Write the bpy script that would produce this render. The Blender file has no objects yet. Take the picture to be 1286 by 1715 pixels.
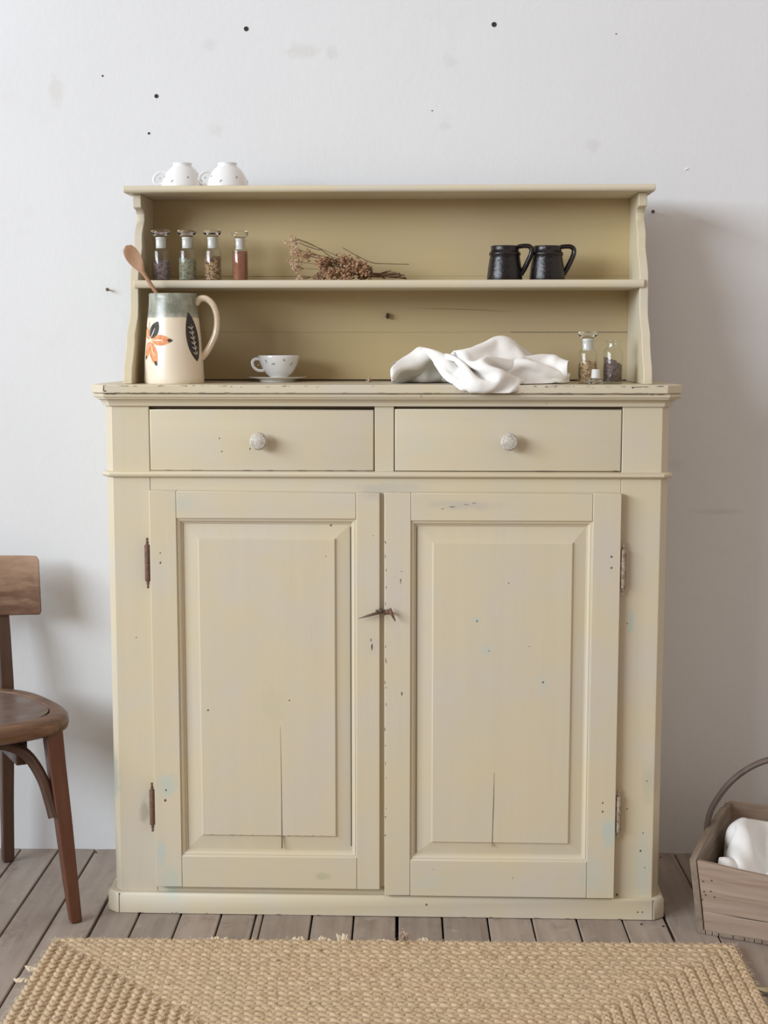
import bpy, bmesh, math, random
from math import sin, cos, pi, radians, sqrt, atan2
from mathutils import Vector, Matrix
import numpy as np

S = bpy.context.scene
COL = S.collection

# ------------------------------------------------------------------ camera
cam_d = bpy.data.cameras.new('camera')
cam = bpy.data.objects.new('camera', cam_d)
COL.objects.link(cam)
cam.location = (0, -3.0, 1.236)
cam.rotation_euler = (radians(90 - 6.7), 0, radians(1.2))
cam_d.sensor_fit = 'VERTICAL'
cam_d.sensor_height = 36.0
cam_d.lens = 36.0 * 2400.0 / 1715.0
cam_d.clip_start = 0.05
S.camera = cam

# ------------------------------------------------------------------ world, window light, exposure
W = bpy.data.worlds.new('world')
S.world = W
W.use_nodes = True
bg = W.node_tree.nodes['Background']
bg.inputs[0].default_value = (1.0, 0.86, 0.755, 1)
bg.inputs[1].default_value = 0.70

ld = bpy.data.lights.new('window_light', 'AREA')
ld.shape = 'RECTANGLE'
ld.size = 6.0
ld.size_y = 1.8
ld.energy = 590
ld.color = (0.87, 0.97, 1.06)
lo = bpy.data.objects.new('window_light', ld)
COL.objects.link(lo)
lo.location = (-5.0, -4.5, 2.7)      # the row of windows along the left wall
lo.rotation_euler = (radians(90), 0, radians(-90))

S.view_settings.view_transform = 'Standard'
S.view_settings.look = 'None'
S.view_settings.gamma = 1
S.view_settings.use_curve_mapping = False
S.view_settings.exposure = 0.0
S.cycles.use_denoising = True
S.cycles.max_bounces = 10
S.cycles.transparent_max_bounces = 24
S.cycles.caustics_reflective = False

# ------------------------------------------------------------------ helpers
def rng(seed):
    return random.Random(seed)

class MB:
    """collects faces; build() links them as one mesh object"""
    def __init__(s):
        s.v = []; s.f = []
    def add(s, vs, fs):
        n = len(s.v)
        s.v += [tuple(v) for v in vs]
        s.f += [tuple(i + n for i in f) for f in fs]
    def box(s, x0, x1, y0, y1, z0, z1):
        s.add([(x0,y0,z0),(x1,y0,z0),(x1,y1,z0),(x0,y1,z0),(x0,y0,z1),(x1,y0,z1),(x1,y1,z1),(x0,y1,z1)],
              [(0,3,2,1),(4,5,6,7),(0,1,5,4),(1,2,6,5),(2,3,7,6),(3,0,4,7)])
        return s
    def prism(s, poly, a, b, axis='x'):
        n = len(poly)
        def P(u, w, t):
            return {'x': (t, u, w), 'y': (u, t, w), 'z': (u, w, t)}[axis]
        vs = [P(u, w, a) for u, w in poly] + [P(u, w, b) for u, w in poly]
        fs = [tuple(range(n))[::-1], tuple(range(n, 2*n))] + [(i, (i+1) % n, (i+1) % n + n, i + n) for i in range(n)]
        s.add(vs, fs)
        return s
    def tube(s, pts, rad, n=8, flat=1.0, caps=True, up=None):
        pts = [Vector(p) for p in pts]
        if not hasattr(rad, '__len__'): rad = [rad]*len(pts)
        m = len(pts); vs = []
        t0 = (pts[1]-pts[0]).normalized()
        ref = Vector(up) if up else (Vector((0,0,1)) if abs(t0.z) < 0.9 else Vector((1,0,0)))
        for i, p in enumerate(pts):
            t = (pts[min(i+1, m-1)] - pts[max(i-1, 0)]).normalized()
            a = t.cross(ref)
            if a.length < 1e-6: a = t.cross(Vector((1,0,0)))
            a.normalize()
            b = a.cross(t)
            if not up: ref = b.copy()
            for k in range(n):
                q = 2*pi*k/n
                vs.append(p + a*cos(q)*rad[i] + b*sin(q)*rad[i]*flat)
        fs = [(i*n+k, i*n+(k+1) % n, (i+1)*n+(k+1) % n, (i+1)*n+k) for i in range(m-1) for k in range(n)]
        if caps: fs += [tuple(range(n))[::-1], tuple((m-1)*n+k for k in range(n))]
        s.add(vs, fs)
        return s
    def lathe(s, prof, n=40, c=(0,0,0), axis='z', closed=False):
        vs = []; fs = []
        m = len(prof); ids = []
        for r, z in prof:
            if r < 1e-6:
                ids.append([len(vs)]*n); vs.append((0,0,z))
            else:
                ids.append(list(range(len(vs), len(vs)+n)))
                vs += [(r*cos(2*pi*k/n), r*sin(2*pi*k/n), z) for k in range(n)]
        rng_ = range(m if closed else m-1)
        for i in rng_:
            A = ids[i]; B = ids[(i+1) % m]
            for k in range(n):
                q = [A[k], A[(k+1) % n], B[(k+1) % n], B[k]]
                u = []
                for x in q:
                    if x not in u: u.append(x)
                if len(u) > 2: fs.append(tuple(u))
        if axis == 'y': vs = [(x, -z, y) for x, y, z in vs]
        s.add([(x+c[0], y+c[1], z+c[2]) for x, y, z in vs], fs)
        return s
    def blob(s, c, r, seed=0, sc=(1,1,1)):
        t = (1+sqrt(5))/2
        vs = [(-1,t,0),(1,t,0),(-1,-t,0),(1,-t,0),(0,-1,t),(0,1,t),(0,-1,-t),(0,1,-t),(t,0,-1),(t,0,1),(-t,0,-1),(-t,0,1)]
        R = rng(seed)
        rot = Matrix.Rotation(R.random()*6, 3, 'X') @ Matrix.Rotation(R.random()*6, 3, 'Z')
        k = r/1.9
        out = []
        for v in vs:
            q = rot @ Vector((v[0]*sc[0], v[1]*sc[1], v[2]*sc[2]))
            out.append((c[0]+q.x*k, c[1]+q.y*k, c[2]+q.z*k))
        s.add(out, [(0,11,5),(0,5,1),(0,1,7),(0,7,10),(0,10,11),(1,5,9),(5,11,4),(11,10,2),(10,7,6),(7,1,8),(3,9,4),(3,4,2),(3,2,6),(3,6,8),(3,8,9),(4,9,5),(2,4,11),(6,2,10),(8,6,7),(9,8,1)])
        return s
    def sweep(s, path, prof, closed_prof=True):
        """plan path [(x,y)] (outward = left-hand normal given by travelling front with -y outside), prof [(offset,z)]"""
        m = len(path); k = len(prof); vs = []
        for i, p in enumerate(path):
            p = Vector(p)
            ns = []
            if i > 0:
                d = (p - Vector(path[i-1])).normalized(); ns.append(Vector((d.y, -d.x)))
            if i < m-1:
                d = (Vector(path[i+1]) - p).normalized(); ns.append(Vector((d.y, -d.x)))
            if len(ns) == 2:
                nn = ns[0] + ns[1]
                nn = nn / (nn.dot(ns[0]))
            else: nn = ns[0]
            for o, z in prof: vs.append((p.x + nn.x*o, p.y + nn.y*o, z))
        fs = [(i*k+j, (i+1)*k+j, (i+1)*k+(j+1) % k, i*k+(j+1) % k) for i in range(m-1) for j in range(k if closed_prof else k-1)]
        fs += [tuple(range(k)), tuple((m-1)*k+j for j in range(k))[::-1]]
        s.add(vs, fs)
        return s
    def rect_profile(s, x0, x1, z0, z1, prof, fill=True):
        """mitred rectangular profile seen from the front: prof [(inset, y)]"""
        vs = []
        for i, y in prof:
            vs += [(x0+i, y, z0+i), (x1-i, y, z0+i), (x1-i, y, z1-i), (x0+i, y, z1-i)]
        fs = []
        for j in range(len(prof)-1):
            for k in range(4):
                fs.append((j*4+k, j*4+(k+1) % 4, (j+1)*4+(k+1) % 4, (j+1)*4+k))
        if fill:
            j = len(prof)-1
            fs.append((j*4, j*4+1, j*4+2, j*4+3))
        s.add(vs, fs)
        return s
    def build(s, name, mat, parent=None, bevel=0, smooth=True, angle=35, fix=True, seg=2, kind=None):
        me = bpy.data.meshes.new(name)
        me.from_pydata(s.v, [], s.f)
        bm = bmesh.new(); bm.from_mesh(me)
        if fix: bmesh.ops.recalc_face_normals(bm, faces=bm.faces)
        if smooth:
            th = radians(angle)
            for f in bm.faces: f.smooth = True
            for e in bm.edges:
                if len(e.link_faces) == 2 and e.calc_face_angle(0) > th: e.smooth = False
        bm.to_mesh(me); bm.free()
        o = bpy.data.objects.new(name, me)
        COL.objects.link(o)
        if mat: me.materials.append(mat)
        if parent: o.parent = parent
        if bevel:
            md = o.modifiers.new('bevel', 'BEVEL')
            md.width = bevel; md.segments = seg; md.limit_method = 'ANGLE'; md.angle_limit = radians(40)
            md.harden_normals = False
        if kind: o['kind'] = kind
        return o

def empty(name, loc=(0,0,0), rz=0.0):
    o = bpy.data.objects.new(name, None)
    COL.objects.link(o)
    o.empty_display_size = 0.05
    o.location = loc; o.rotation_euler = (0, 0, rz)
    return o

def tag(o, label, cat, group=None):
    o['label'] = label; o['category'] = cat
    if group: o['group'] = group
    return o

def copy_tree(o, parent=None):
    c = o.copy(); COL.objects.link(c); c.parent = parent
    for ch in list(o.children): copy_tree(ch, c)
    return c

def smoothpath(pts, n=6):
    """Catmull-Rom through points"""
    P = [Vector(p) for p in pts]
    P = [P[0]*2-P[1]] + P + [P[-1]*2-P[-2]]
    out = []
    for i in range(1, len(P)-2):
        for k in range(n):
            t = k/n
            a, b, c, d = P[i-1], P[i], P[i+1], P[i+2]
            out.append(0.5*((2*b) + (c-a)*t + (2*a-5*b+4*c-d)*t*t + (3*b-a-3*c+d)*t**3))
    out.append(P[-2])
    return out

def lin(c):
    return tuple(((x/255+0.055)/1.055)**2.4 if x/255 > 0.04045 else x/255/12.92 for x in c) + (1,)

# ------------------------------------------------------------------ materials
class NT:
    def __init__(s, name):
        s.m = bpy.data.materials.new(name); s.m.use_nodes = True
        s.t = s.m.node_tree; s.b = s.t.nodes['Principled BSDF']
        s.out = s.t.nodes['Material Output']
        s.tc = s.t.nodes.new('ShaderNodeTexCoord')
    def n(s, ty, **kw):
        x = s.t.nodes.new(ty)
        for k, v in kw.items(): setattr(x, k, v)
        return x
    def link(s, a, b): s.t.links.new(a, b)
    def mapping(s, scale=(1,1,1), rot=(0,0,0), src='Object', loc=None):
        m = s.n('ShaderNodeMapping')
        m.inputs['Scale'].default_value = scale; m.inputs['Rotation'].default_value = rot
        s.link(s.tc.outputs[src], m.inputs['Vector'])
        if loc is not None: s.link(loc, m.inputs['Location'])
        return m.outputs[0]
    def noise(s, vec, scale, detail=3, rough=0.55, out='Fac', dist=0):
        x = s.n('ShaderNodeTexNoise')
        x.inputs['Scale'].default_value = scale; x.inputs['Detail'].default_value = detail
        x.inputs['Roughness'].default_value = rough; x.inputs['Distortion'].default_value = dist
        s.link(vec, x.inputs['Vector'])
        return x.outputs[out]
    def ramp(s, fac, stops):
        x = s.n('ShaderNodeValToRGB')
        e = x.color_ramp.elements
        while len(e) < len(stops): e.new(0.5)
        for i, (p, c) in enumerate(stops):
            e[i].position = p; e[i].color = c if len(c) == 4 else tuple(c)+(1,)
        s.link(fac, x.inputs[0])
        return x.outputs[0]
    def rangeN(s, fac, a, b, c=0.0, d=1.0, smooth=False):
        x = s.n('ShaderNodeMapRange')
        if smooth: x.interpolation_type = 'SMOOTHSTEP'
        x.inputs[1].default_value = a; x.inputs[2].default_value = b
        x.inputs[3].default_value = c; x.inputs[4].default_value = d
        s.link(fac, x.inputs[0])
        return x.outputs[0]
    def mix(s, fac, a, b, mode='MIX'):
        x = s.n('ShaderNodeMix', data_type='RGBA', blend_type=mode)
        for sock, v in ((x.inputs[0], fac), (x.inputs[6], a), (x.inputs[7], b)):
            if isinstance(v, (int, float)): sock.default_value = v
            elif isinstance(v, tuple): sock.default_value = v
            else: s.link(v, sock)
        return x.outputs[2]
    def math(s, op, a, b=0.0):
        x = s.n('ShaderNodeMath', operation=op)
        for sock, v in ((x.inputs[0], a), (x.inputs[1], b)):
            if isinstance(v, (int, float)): sock.default_value = v
            else: s.link(v, sock)
        return x.outputs[0]
    def bump(s, h, strength=0.2, dist=0.002):
        x = s.n('ShaderNodeBump')
        x.inputs['Strength'].default_value = strength; x.inputs['Distance'].default_value = dist
        s.link(h, x.inputs['Height']); s.link(x.outputs[0], s.b.inputs['Normal'])
    def spots(s, col, lst, src='Object'):
        """stains: (x,y,z, rx,ry,rz, strength, colour) as soft ellipsoids broken up by noise"""
        nz = s.noise(s.tc.outputs[src], 60, 3, 0.6)
        for (x, y, z, rx, ry, rz, st, c) in lst:
            m = s.n('ShaderNodeVectorMath', operation='SUBTRACT')
            s.link(s.tc.outputs[src], m.inputs[0]); m.inputs[1].default_value = (x, y, z)
            d = s.n('ShaderNodeVectorMath', operation='DIVIDE')
            s.link(m.outputs[0], d.inputs[0]); d.inputs[1].default_value = (rx, ry, rz)
            l = s.n('ShaderNodeVectorMath', operation='LENGTH')
            s.link(d.outputs[0], l.inputs[0])
            w = s.math('ADD', l.outputs['Value'], s.math('MULTIPLY', s.math('SUBTRACT', nz, 0.5), 1.4))
            f = s.rangeN(w, 0.35, 1.15, st, 0.0, True)
            col = s.mix(f, col, c)
        return col
    def set(s, **kw):
        for k, v in kw.items():
            k = {'rough': 'Roughness', 'spec': 'Specular IOR Level', 'coat': 'Coat Weight', 'metal': 'Metallic',
                 'trans': 'Transmission Weight', 'ior': 'IOR', 'sheen': 'Sheen Weight', 'coat_r': 'Coat Roughness',
                 'sss': 'Subsurface Weight'}[k]
            s.b.inputs[k].default_value = v
        return s
    def color(s, c):
        if isinstance(c, tuple): s.b.inputs['Base Color'].default_value = c
        else: s.link(c, s.b.inputs['Base Color'])

PAINT = (0.625, 0.552, 0.395, 1)
PAINT_GREY = (0.600, 0.548, 0.455, 1)
PAINT_OCHRE = (0.600, 0.520, 0.330, 1)
BLUE = (0.47, 0.54, 0.485, 1)
WORN = (0.42, 0.37, 0.31, 1)

def paint(name, axis, blue=True, tint=None, PAINT_GREY=PAINT_GREY, PAINT_OCHRE=PAINT_OCHRE):
    t = NT(name)
    st = {'v': (22, 22, 1.1), 'h': (1.1, 22, 22)}[axis]
    oi = t.n('ShaderNodeObjectInfo')
    low = t.noise(t.mapping((1,1,1)), 5, 3, 0.6)
    low2 = t.noise(t.mapping((1,1,1), loc=None), 2.4, 2, 0.5)
    streak = t.noise(t.mapping(st), 1.6, 4, 0.6)
    fine = t.noise(t.mapping((st[0]*3, st[1]*3, st[2]*3)), 2.0, 4, 0.65)
    c = t.mix(t.rangeN(low, 0.42, 0.66), tint or PAINT, PAINT_GREY)
    c = t.mix(t.rangeN(low2, 0.5, 0.75, 0, 0.28), c, PAINT_OCHRE)
    c = t.mix(t.rangeN(streak, 0.25, 0.75, 0.0, 0.55), c, t.mix(1.0, c, (0.93, 0.925, 0.91, 1), 'MULTIPLY'))
    c = t.mix(t.rangeN(fine, 0.66, 0.76, 0, 0.35), c, t.mix(1.0, c, (0.84, 0.80, 0.74, 1), 'MULTIPLY'))
    if blue:
        g = (0.50, 0.46, 0.40, 1)
        L = [(-0.475, 0, .29, .03, .1, .03, .65, BLUE), (-0.49, 0, .14, .014, .1, .035, .75, BLUE), (-0.47, 0, .07, .028, .1, .05, .55, BLUE),
             (0.476, 0, .20, .022, .1, .045, .8, BLUE), (0.44, 0, .10, .04, .1, .05, .3, BLUE), (0.515, 0, .65, .009, .1, .03, .8, BLUE),
             (0.21, 0, .59, .016, .1, .018, .45, BLUE), (0.188, 0, .655, .010, .1, .008, .6, BLUE), (-0.43, 0, .90, .03, .1, .022, .5, (0.50,0.52,0.45,1)),
             (0.55, 0, .12, .02, .1, .09, .45, BLUE), (0.09, 0, .08, .05, .1, .02, .2, BLUE), (0.33, 0, .52, .012, .1, .02, .4, BLUE),
             (0.07, 0, 1.03, .05, .1, .03, .35, (0.55,0.55,0.48,1)), (0.16, 0, .90, .08, .1, .012, .7, g), (0.0, 0, .935, .09, .1, .012, .6, g),
             (-0.03, 0, .925, .03, .1, .02, .6, g), (0.02, 0, .72, .022, .1, .14, .55, (0.57,0.52,0.46,1)), (-0.03, 0, .60, .02, .1, .03, .5, (0.55,0.5,0.43,1)),
             (-0.53, 0, .225, .012, .1, .03, .5, (0.30,0.26,0.2,1)), (-0.14, 0, .09, .02, .1, .01, .5, (0.42,0.40,0.25,1)),
             (-0.25, 0, .47, .035, .1, .05, .25, (0.50,0.50,0.33,1)), (0.455, 0, .80, .03, .1, .09, .5, (0.57,0.51,0.47,1)),
             (-0.599, .02, .30, .03, .03, .06, .6, (0.35,0.42,0.36,1)), (0.56, 0, .30, .02, .1, .05, .4, (0.45,0.44,0.34,1))]
        c = t.spots(c, L)
    t.color(c)
    t.link(t.rangeN(low, 0.3, 0.7, 0.36, 0.52), t.b.inputs['Roughness'])
    t.set(spec=0.4)
    h = t.math('ADD', t.math('MULTIPLY', streak, 0.7), t.math('MULTIPLY', fine, 0.4))
    t.bump(h, 0.25, 0.0012)
    return t.m

M_PV = paint('cream paint vertical grain', 'v')
M_PH = paint('cream paint horizontal grain', 'h')
M_PB = paint('cream paint shaded shelf', 'h', blue=False, tint=(0.545, 0.43, 0.235, 1), PAINT_GREY=(0.53, 0.425, 0.26, 1), PAINT_OCHRE=(0.51, 0.385, 0.19, 1))  # browner tint puts the shelf interior's shade into the paint colour

def simple(name, col, rough=0.5, nscale=None, ncol=None, bump=0, bscale=200, **kw):
    t = NT(name)
    if nscale:
        t.color(t.mix(t.rangeN(t.noise(t.mapping(), nscale, 4, 0.6), 0.35, 0.65), col, ncol))
    else: t.color(col)
    t.set(rough=rough, **kw)
    if bump: t.bump(t.noise(t.mapping(), bscale, 3), bump, 0.001)
    return t.m

M_DARK = simple('dark gap dirt', (0.035, 0.025, 0.018, 1), 0.9)
M_SCUFF = simple('bare scuffed wood', (0.16, 0.125, 0.09, 1), 0.8, 300, (0.07, 0.05, 0.035, 1))
M_INT = simple('cupboard interior wood', (0.10, 0.075, 0.05, 1), 0.9)
M_RUST = simple('rusty iron', (0.21, 0.10, 0.055, 1), 0.65, 120, (0.10, 0.065, 0.05, 1), bump=0.6)
M_IRON = simple('dark iron', (0.09, 0.07, 0.06, 1), 0.5, 200, (0.16, 0.09, 0.06, 1), bump=0.4, metal=0.4)
M_HPAINT = simple('painted hinge', (0.45, 0.40, 0.31, 1), 0.5, 110, (0.17, 0.09, 0.05, 1), bump=0.4)

def wall_mat():
    t = NT('white plaster')
    low = t.noise(t.mapping(), 1.6, 4, 0.55)
    mid = t.noise(t.mapping(), 9, 4, 0.6)
    c = t.mix(t.rangeN(low, 0.35, 0.7), (0.715, 0.725, 0.745, 1), (0.690, 0.700, 0.718, 1))
    c = t.mix(t.rangeN(mid, 0.62, 0.8, 0, 0.35), c, (0.635, 0.63, 0.63, 1))
    g = (0.60, 0.58, 0.54, 1)
    g2 = (0.58, 0.575, 0.575, 1)
    L = [(-0.83, 0.39, 1.82, .02, .2, .045, .45, g), (-0.475, 0.39, 1.92, .02, .2, .018, .35, g2), (-0.26, 0.39, 1.905, .045, .2, .018, .45, g),
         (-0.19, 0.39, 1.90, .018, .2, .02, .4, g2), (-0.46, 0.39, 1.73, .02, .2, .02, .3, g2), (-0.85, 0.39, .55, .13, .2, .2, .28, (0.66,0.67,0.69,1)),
         (0.07, 0.39, 1.735, .015, .2, .012, .35, g2), (0.41, 0.39, 1.69, .02, .2, .018, .4, g2), (0.08, 0.39, 1.88, .025, .2, .02, .3, g2),
         (0.72, 0.39, 0.84, .07, .2, .008, .35, (0.55,0.52,0.5,1)), (0.62, 0.39, 0.95, .02, .2, .02, .3, g2),
         (-0.66, 0.39, 0.03, .12, .2, .03, .25, g2), (-0.60, 0.39, 1.10, .02, .2, .03, .2, g2)]
    c = t.spots(c, L)
    t.color(c); t.set(rough=0.7, spec=0.25)
    h = t.math('ADD', t.noise(t.mapping((1.0, 1, 0.75)), 80, 5, 0.65), t.math('MULTIPLY', t.noise(t.mapping(), 5, 3, 0.5), 3.0))
    t.bump(h, 0.14, 0.004)
    return t.m
M_WALL = wall_mat()

def plank_mat():
    t = NT('worn floor board')
    oi = t.n('ShaderNodeObjectInfo')
    off = t.n('ShaderNodeCombineXYZ')
    t.link(t.math('MULTIPLY', oi.outputs['Random'], 37.0), off.inputs[1])
    gr = t.noise(t.mapping((30, 1.6, 5), loc=off.outputs[0]), 1.5, 5, 0.6)
    lo_ = t.noise(t.mapping((2.2, 1.2, 1), loc=off.outputs[0]), 2.2, 4, 0.6)
    c = t.ramp(t.math('ADD', t.math('MULTIPLY', gr, 0.5), t.math('MULTIPLY', lo_, 0.5)),
               [(0.33, (0.205, 0.160, 0.132)), (0.5, (0.320, 0.262, 0.222)), (0.68, (0.395, 0.335, 0.290))])
    v = t.rangeN(oi.outputs['Random'], 0, 1, 0.82, 1.10)
    hs = t.n('ShaderNodeHueSaturation'); t.link(c, hs.inputs['Color']); t.link(v, hs.inputs['Value'])
    c = hs.outputs[0]
    c = t.mix(t.rangeN(t.noise(t.mapping((3, 1.5, 1), loc=off.outputs[0]), 6, 5, 0.7), 0.56, 0.72, 0, 0.6), c, (0.14, 0.105, 0.085, 1))
    c = t.mix(t.rangeN(t.noise(t.mapping((2, 2, 1), loc=off.outputs[0]), 9, 3, 0.6), 0.62, 0.72, 0, 0.45), c, (0.45, 0.39, 0.34, 1))
    t.color(c)
    t.link(t.rangeN(gr, 0.3, 0.7, 0.42, 0.62), t.b.inputs['Roughness'])
    t.bump(gr, 0.3, 0.0015)
    return t.m
M_PLANK = plank_mat()

def wood(name, c1, c2, c3=None, axis='z', rough=0.45, scale=1.0, worn=0.0, rub=None):
    t = NT(name)
    s_ = {'x': (1.5, 25, 25), 'y': (25, 1.5, 25), 'z': (25, 25, 1.5)}[axis]
    g = t.noise(t.mapping(tuple(a*scale for a in s_)), 2, 5, 0.62)
    lo_ = t.noise(t.mapping(), 14*scale, 3, 0.5)
    c = t.mix(t.rangeN(g, 0.3, 0.7), c1, c2)
    if c3:
        c = t.mix(t.rangeN(t.noise(t.mapping(tuple(a*0.35*scale for a in s_)), 3, 4, 0.7), 0.52, 0.66, 0, worn), c, c3)
    if rub:      # rubbed pale towards the edge that hands touch
        sep = t.n('ShaderNodeSeparateXYZ'); t.link(t.tc.outputs['Object'], sep.inputs[0])
        zz = t.math('ADD', sep.outputs[2], t.math('MULTIPLY', t.math('SUBTRACT', g, .5), .10))
        c = t.mix(t.rangeN(zz, rub[0], rub[1], 0, rub[2]), c, c3)
    t.color(c)
    t.link(t.rangeN(lo_, 0.3, 0.7, rough-0.08, rough+0.12), t.b.inputs['Roughness'])
    t.bump(g, 0.3, 0.0012)
    return t.m

M_CH_DARK = wood('dark stained beech', (0.055, 0.026, 0.016, 1), (0.095, 0.045, 0.026, 1), axis='z', rough=0.36)
M_CH_LEG = wood('reddish brown beech', (0.088, 0.028, 0.012, 1), (0.130, 0.046, 0.020, 1), axis='z', rough=0.36)
M_CH_BACK = wood('worn backrest wood', (0.13, 0.068, 0.042, 1), (0.22, 0.13, 0.085, 1), (0.42, 0.28, 0.19, 1), axis='x', rough=0.42, scale=0.8, worn=0.5, rub=(.66, .745, .85))
M_CH_RIM = wood('worn seat rim wood', (0.10, 0.050, 0.028, 1), (0.17, 0.088, 0.048, 1), (0.30, 0.17, 0.09, 1), axis='x', rough=0.4, worn=0.6)
M_CH_SEAT = wood('brown seat ply', (0.115, 0.075, 0.058, 1), (0.165, 0.11, 0.085, 1), axis='x', rough=0.33)
M_TRUG = wood('grey weathered box wood', (0.26, 0.185, 0.135, 1), (0.42, 0.32, 0.25, 1), (0.23, 0.13, 0.075, 1), axis='x', rough=0.75, worn=0.6)
M_TRUG_E = wood('weathered end wood', (0.16, 0.115, 0.08, 1), (0.30, 0.24, 0.185, 1), axis='y', rough=0.75)
M_HANDLE = wood('dark bent willow', (0.085, 0.055, 0.045, 1), (0.14, 0.10, 0.085, 1), axis='z', rough=0.6)
M_SPOON = wood('spoon wood', (0.34, 0.19, 0.11, 1), (0.44, 0.26, 0.155, 1), axis='z', rough=0.6)

# ------------------------------------------------------------------ room: wall and plank floor
wall = MB().box(-4.2, 4.2, 0.395, 0.50, -0.03, 3.4).build('wall_back', M_WALL)
wall['kind'] = 'structure'
wf = MB().box(-4.2, 4.2, -8.1, -8.0, -0.03, 4.2).build('blocker_wall_front', simple('dim light blocker', (.20, .165, .135, 1), .9))  # unseen, added behind the camera to cut front light into the shelves
wf['kind'] = 'structure'
def wall_hole(x, z, r):
    MB().lathe([(0, .0), (r*.55, .0), (r*.85, .0003), (r, .0010), (r*1.05, .0002), (r, -.0005)], 12, (x, 0.3948, z), 'y').build('screw_hole', M_DARK, wall)
for x, z, r in [(-0.388, 1.955, .0052), (0.181, 1.962, .0055), (-0.598, 1.805, .0045), (-0.617, 1.721, .0026), (-0.722, 1.851, .002), (0.46, 1.94, .0012), (0.04, 1.77, .0012)]:
    wall_hole(x, z, r)
for x, z, a in [(-0.717, 1.361, 0.0), (0.552, 1.538, 0.2)]:
    m = MB().tube([(x, .396, z), (x-.002+a*.004, .382, z+.001)], 0.0017, 8)
    m.lathe([(0, 0), (.0042, 0), (.0042, .0015), (0, .0018)], 10, (x-.002+a*.004, .3825, z+.001), 'y').build('nail', M_IRON, wall)
MB().tube([(0.623, .395, 1.634), (0.628, .394, 1.637), (0.633, .3945, 1.638)], [.0008, .002, .0008], 6).build('plaster_chip', simple('white chip', (0.85,.85,.85,1), .8), wall)

floor = MB().box(-4.2, 4.2, -8.0, 0.395, -0.06, -0.028).build('floor', M_DARK)
floor['kind'] = 'structure'
joints = [-0.8691, -0.779, -0.6836, -0.5974, -0.5059, -0.4171, -0.3413, -0.3257, -0.2185, -0.1284, -0.0343, 0.0636, 0.1616, 0.257, 0.3536, 0.4516, 0.5457, 0.641]
gaps = {-0.6836: .0075, 0.5457: .0065, -0.0343: .0065, -0.3257: .0022, -0.3413: .0035}
while joints[0] > -4.05: joints.insert(0, joints[0]-0.0935)
while joints[-1] < 4.05: joints.append(joints[-1]+0.0955)
AN = radians(-0.45)
R = rng(5)
for i in range(len(joints)-1):
    a, b = joints[i], joints[i+1]
    ga, gb = gaps.get(a, .0038)/2, gaps.get(b, .0038)/2
    w = (b-a)
    splits = [(-7.98, 0.394)]
    if abs(a+0.03) > 0.9 and i % 3 == 0: splits = [(-7.98, -1.4), (-1.3975, 0.394)]
    for (y0, y1) in splits:
        dz = R.uniform(-.0011, 0.0)
        n = 7
        m = MB()
        x0, x1 = ga, w-gb
        # board with slightly wandering edges and a faint cup
        vs = []; fs = []
        for k in range(n):
            y = y0+(y1-y0)*k/(n-1)
            ea = R.uniform(-.0006, .0006); eb = R.uniform(-.0006, .0006)
            vs += [(x0+ea, y, -.026), (x0+ea, y, -.0022), (x0+ea+.0016, y, -.0003), ((x0+x1)/2, y, 0), (x1+eb-.0016, y, -.0003), (x1+eb, y, -.0022), (x1+eb, y, -.026)]
        q = 7
        for k in range(n-1):
            for j in range(q-1):
                fs.append((k*q+j, (k+1)*q+j, (k+1)*q+j+1, k*q+j+1))
        fs += [tuple(range(q)), tuple((n-1)*q+j for j in range(q))[::-1]]
        m.add(vs, fs)
        o = m.build('plank', M_PLANK, floor, angle=25)
        o.location = (a, 0, dz)
        o.rotation_euler = (0, 0, -AN)
        if R.random() < .5 and i > 0:
            pass
# nails heads in boards near the wall
m = MB()
for x, y in [(-0.86, .375), (-.775, .37), (-.675, .372), (-.59, .36), (.70, .36), (.60, .365)]:
    m.lathe([(0, .0004), (.0026, .0003), (.003, -.001)], 8, (x, y, 0.0))
for x, y in [(0.49, -.04), (0.535, -.05), (0.73, -.24), (.745, -.25)]:
    m.lathe([(0, .0004), (.0026, .0003), (.003, -.001)], 8, (x, y, 0.0))
m.build('floor_nail', M_DARK, floor, kind='stuff')

# ------------------------------------------------------------------ dresser
DO = Vector((-0.0550642, 0.00191714, 0.0)); PHI = radians(-0.87)
DM = Matrix.Translation(DO) @ Matrix.Rotation(PHI, 4, 'Z')
def L2W(x, y, z): return DM @ Vector((x, y, z))

dr = empty('kitchen_dresser', DO, PHI)
tag(dr, 'cream painted wooden dresser with open shelves above two drawers and two panelled doors', 'dresser')
BV = .0012
body = [(-.598, .375), (-.598, .0165), (-.583, 0), (.5715, 0), (.587, .0165), (.587, .375)]
ZT = 1.151
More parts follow.
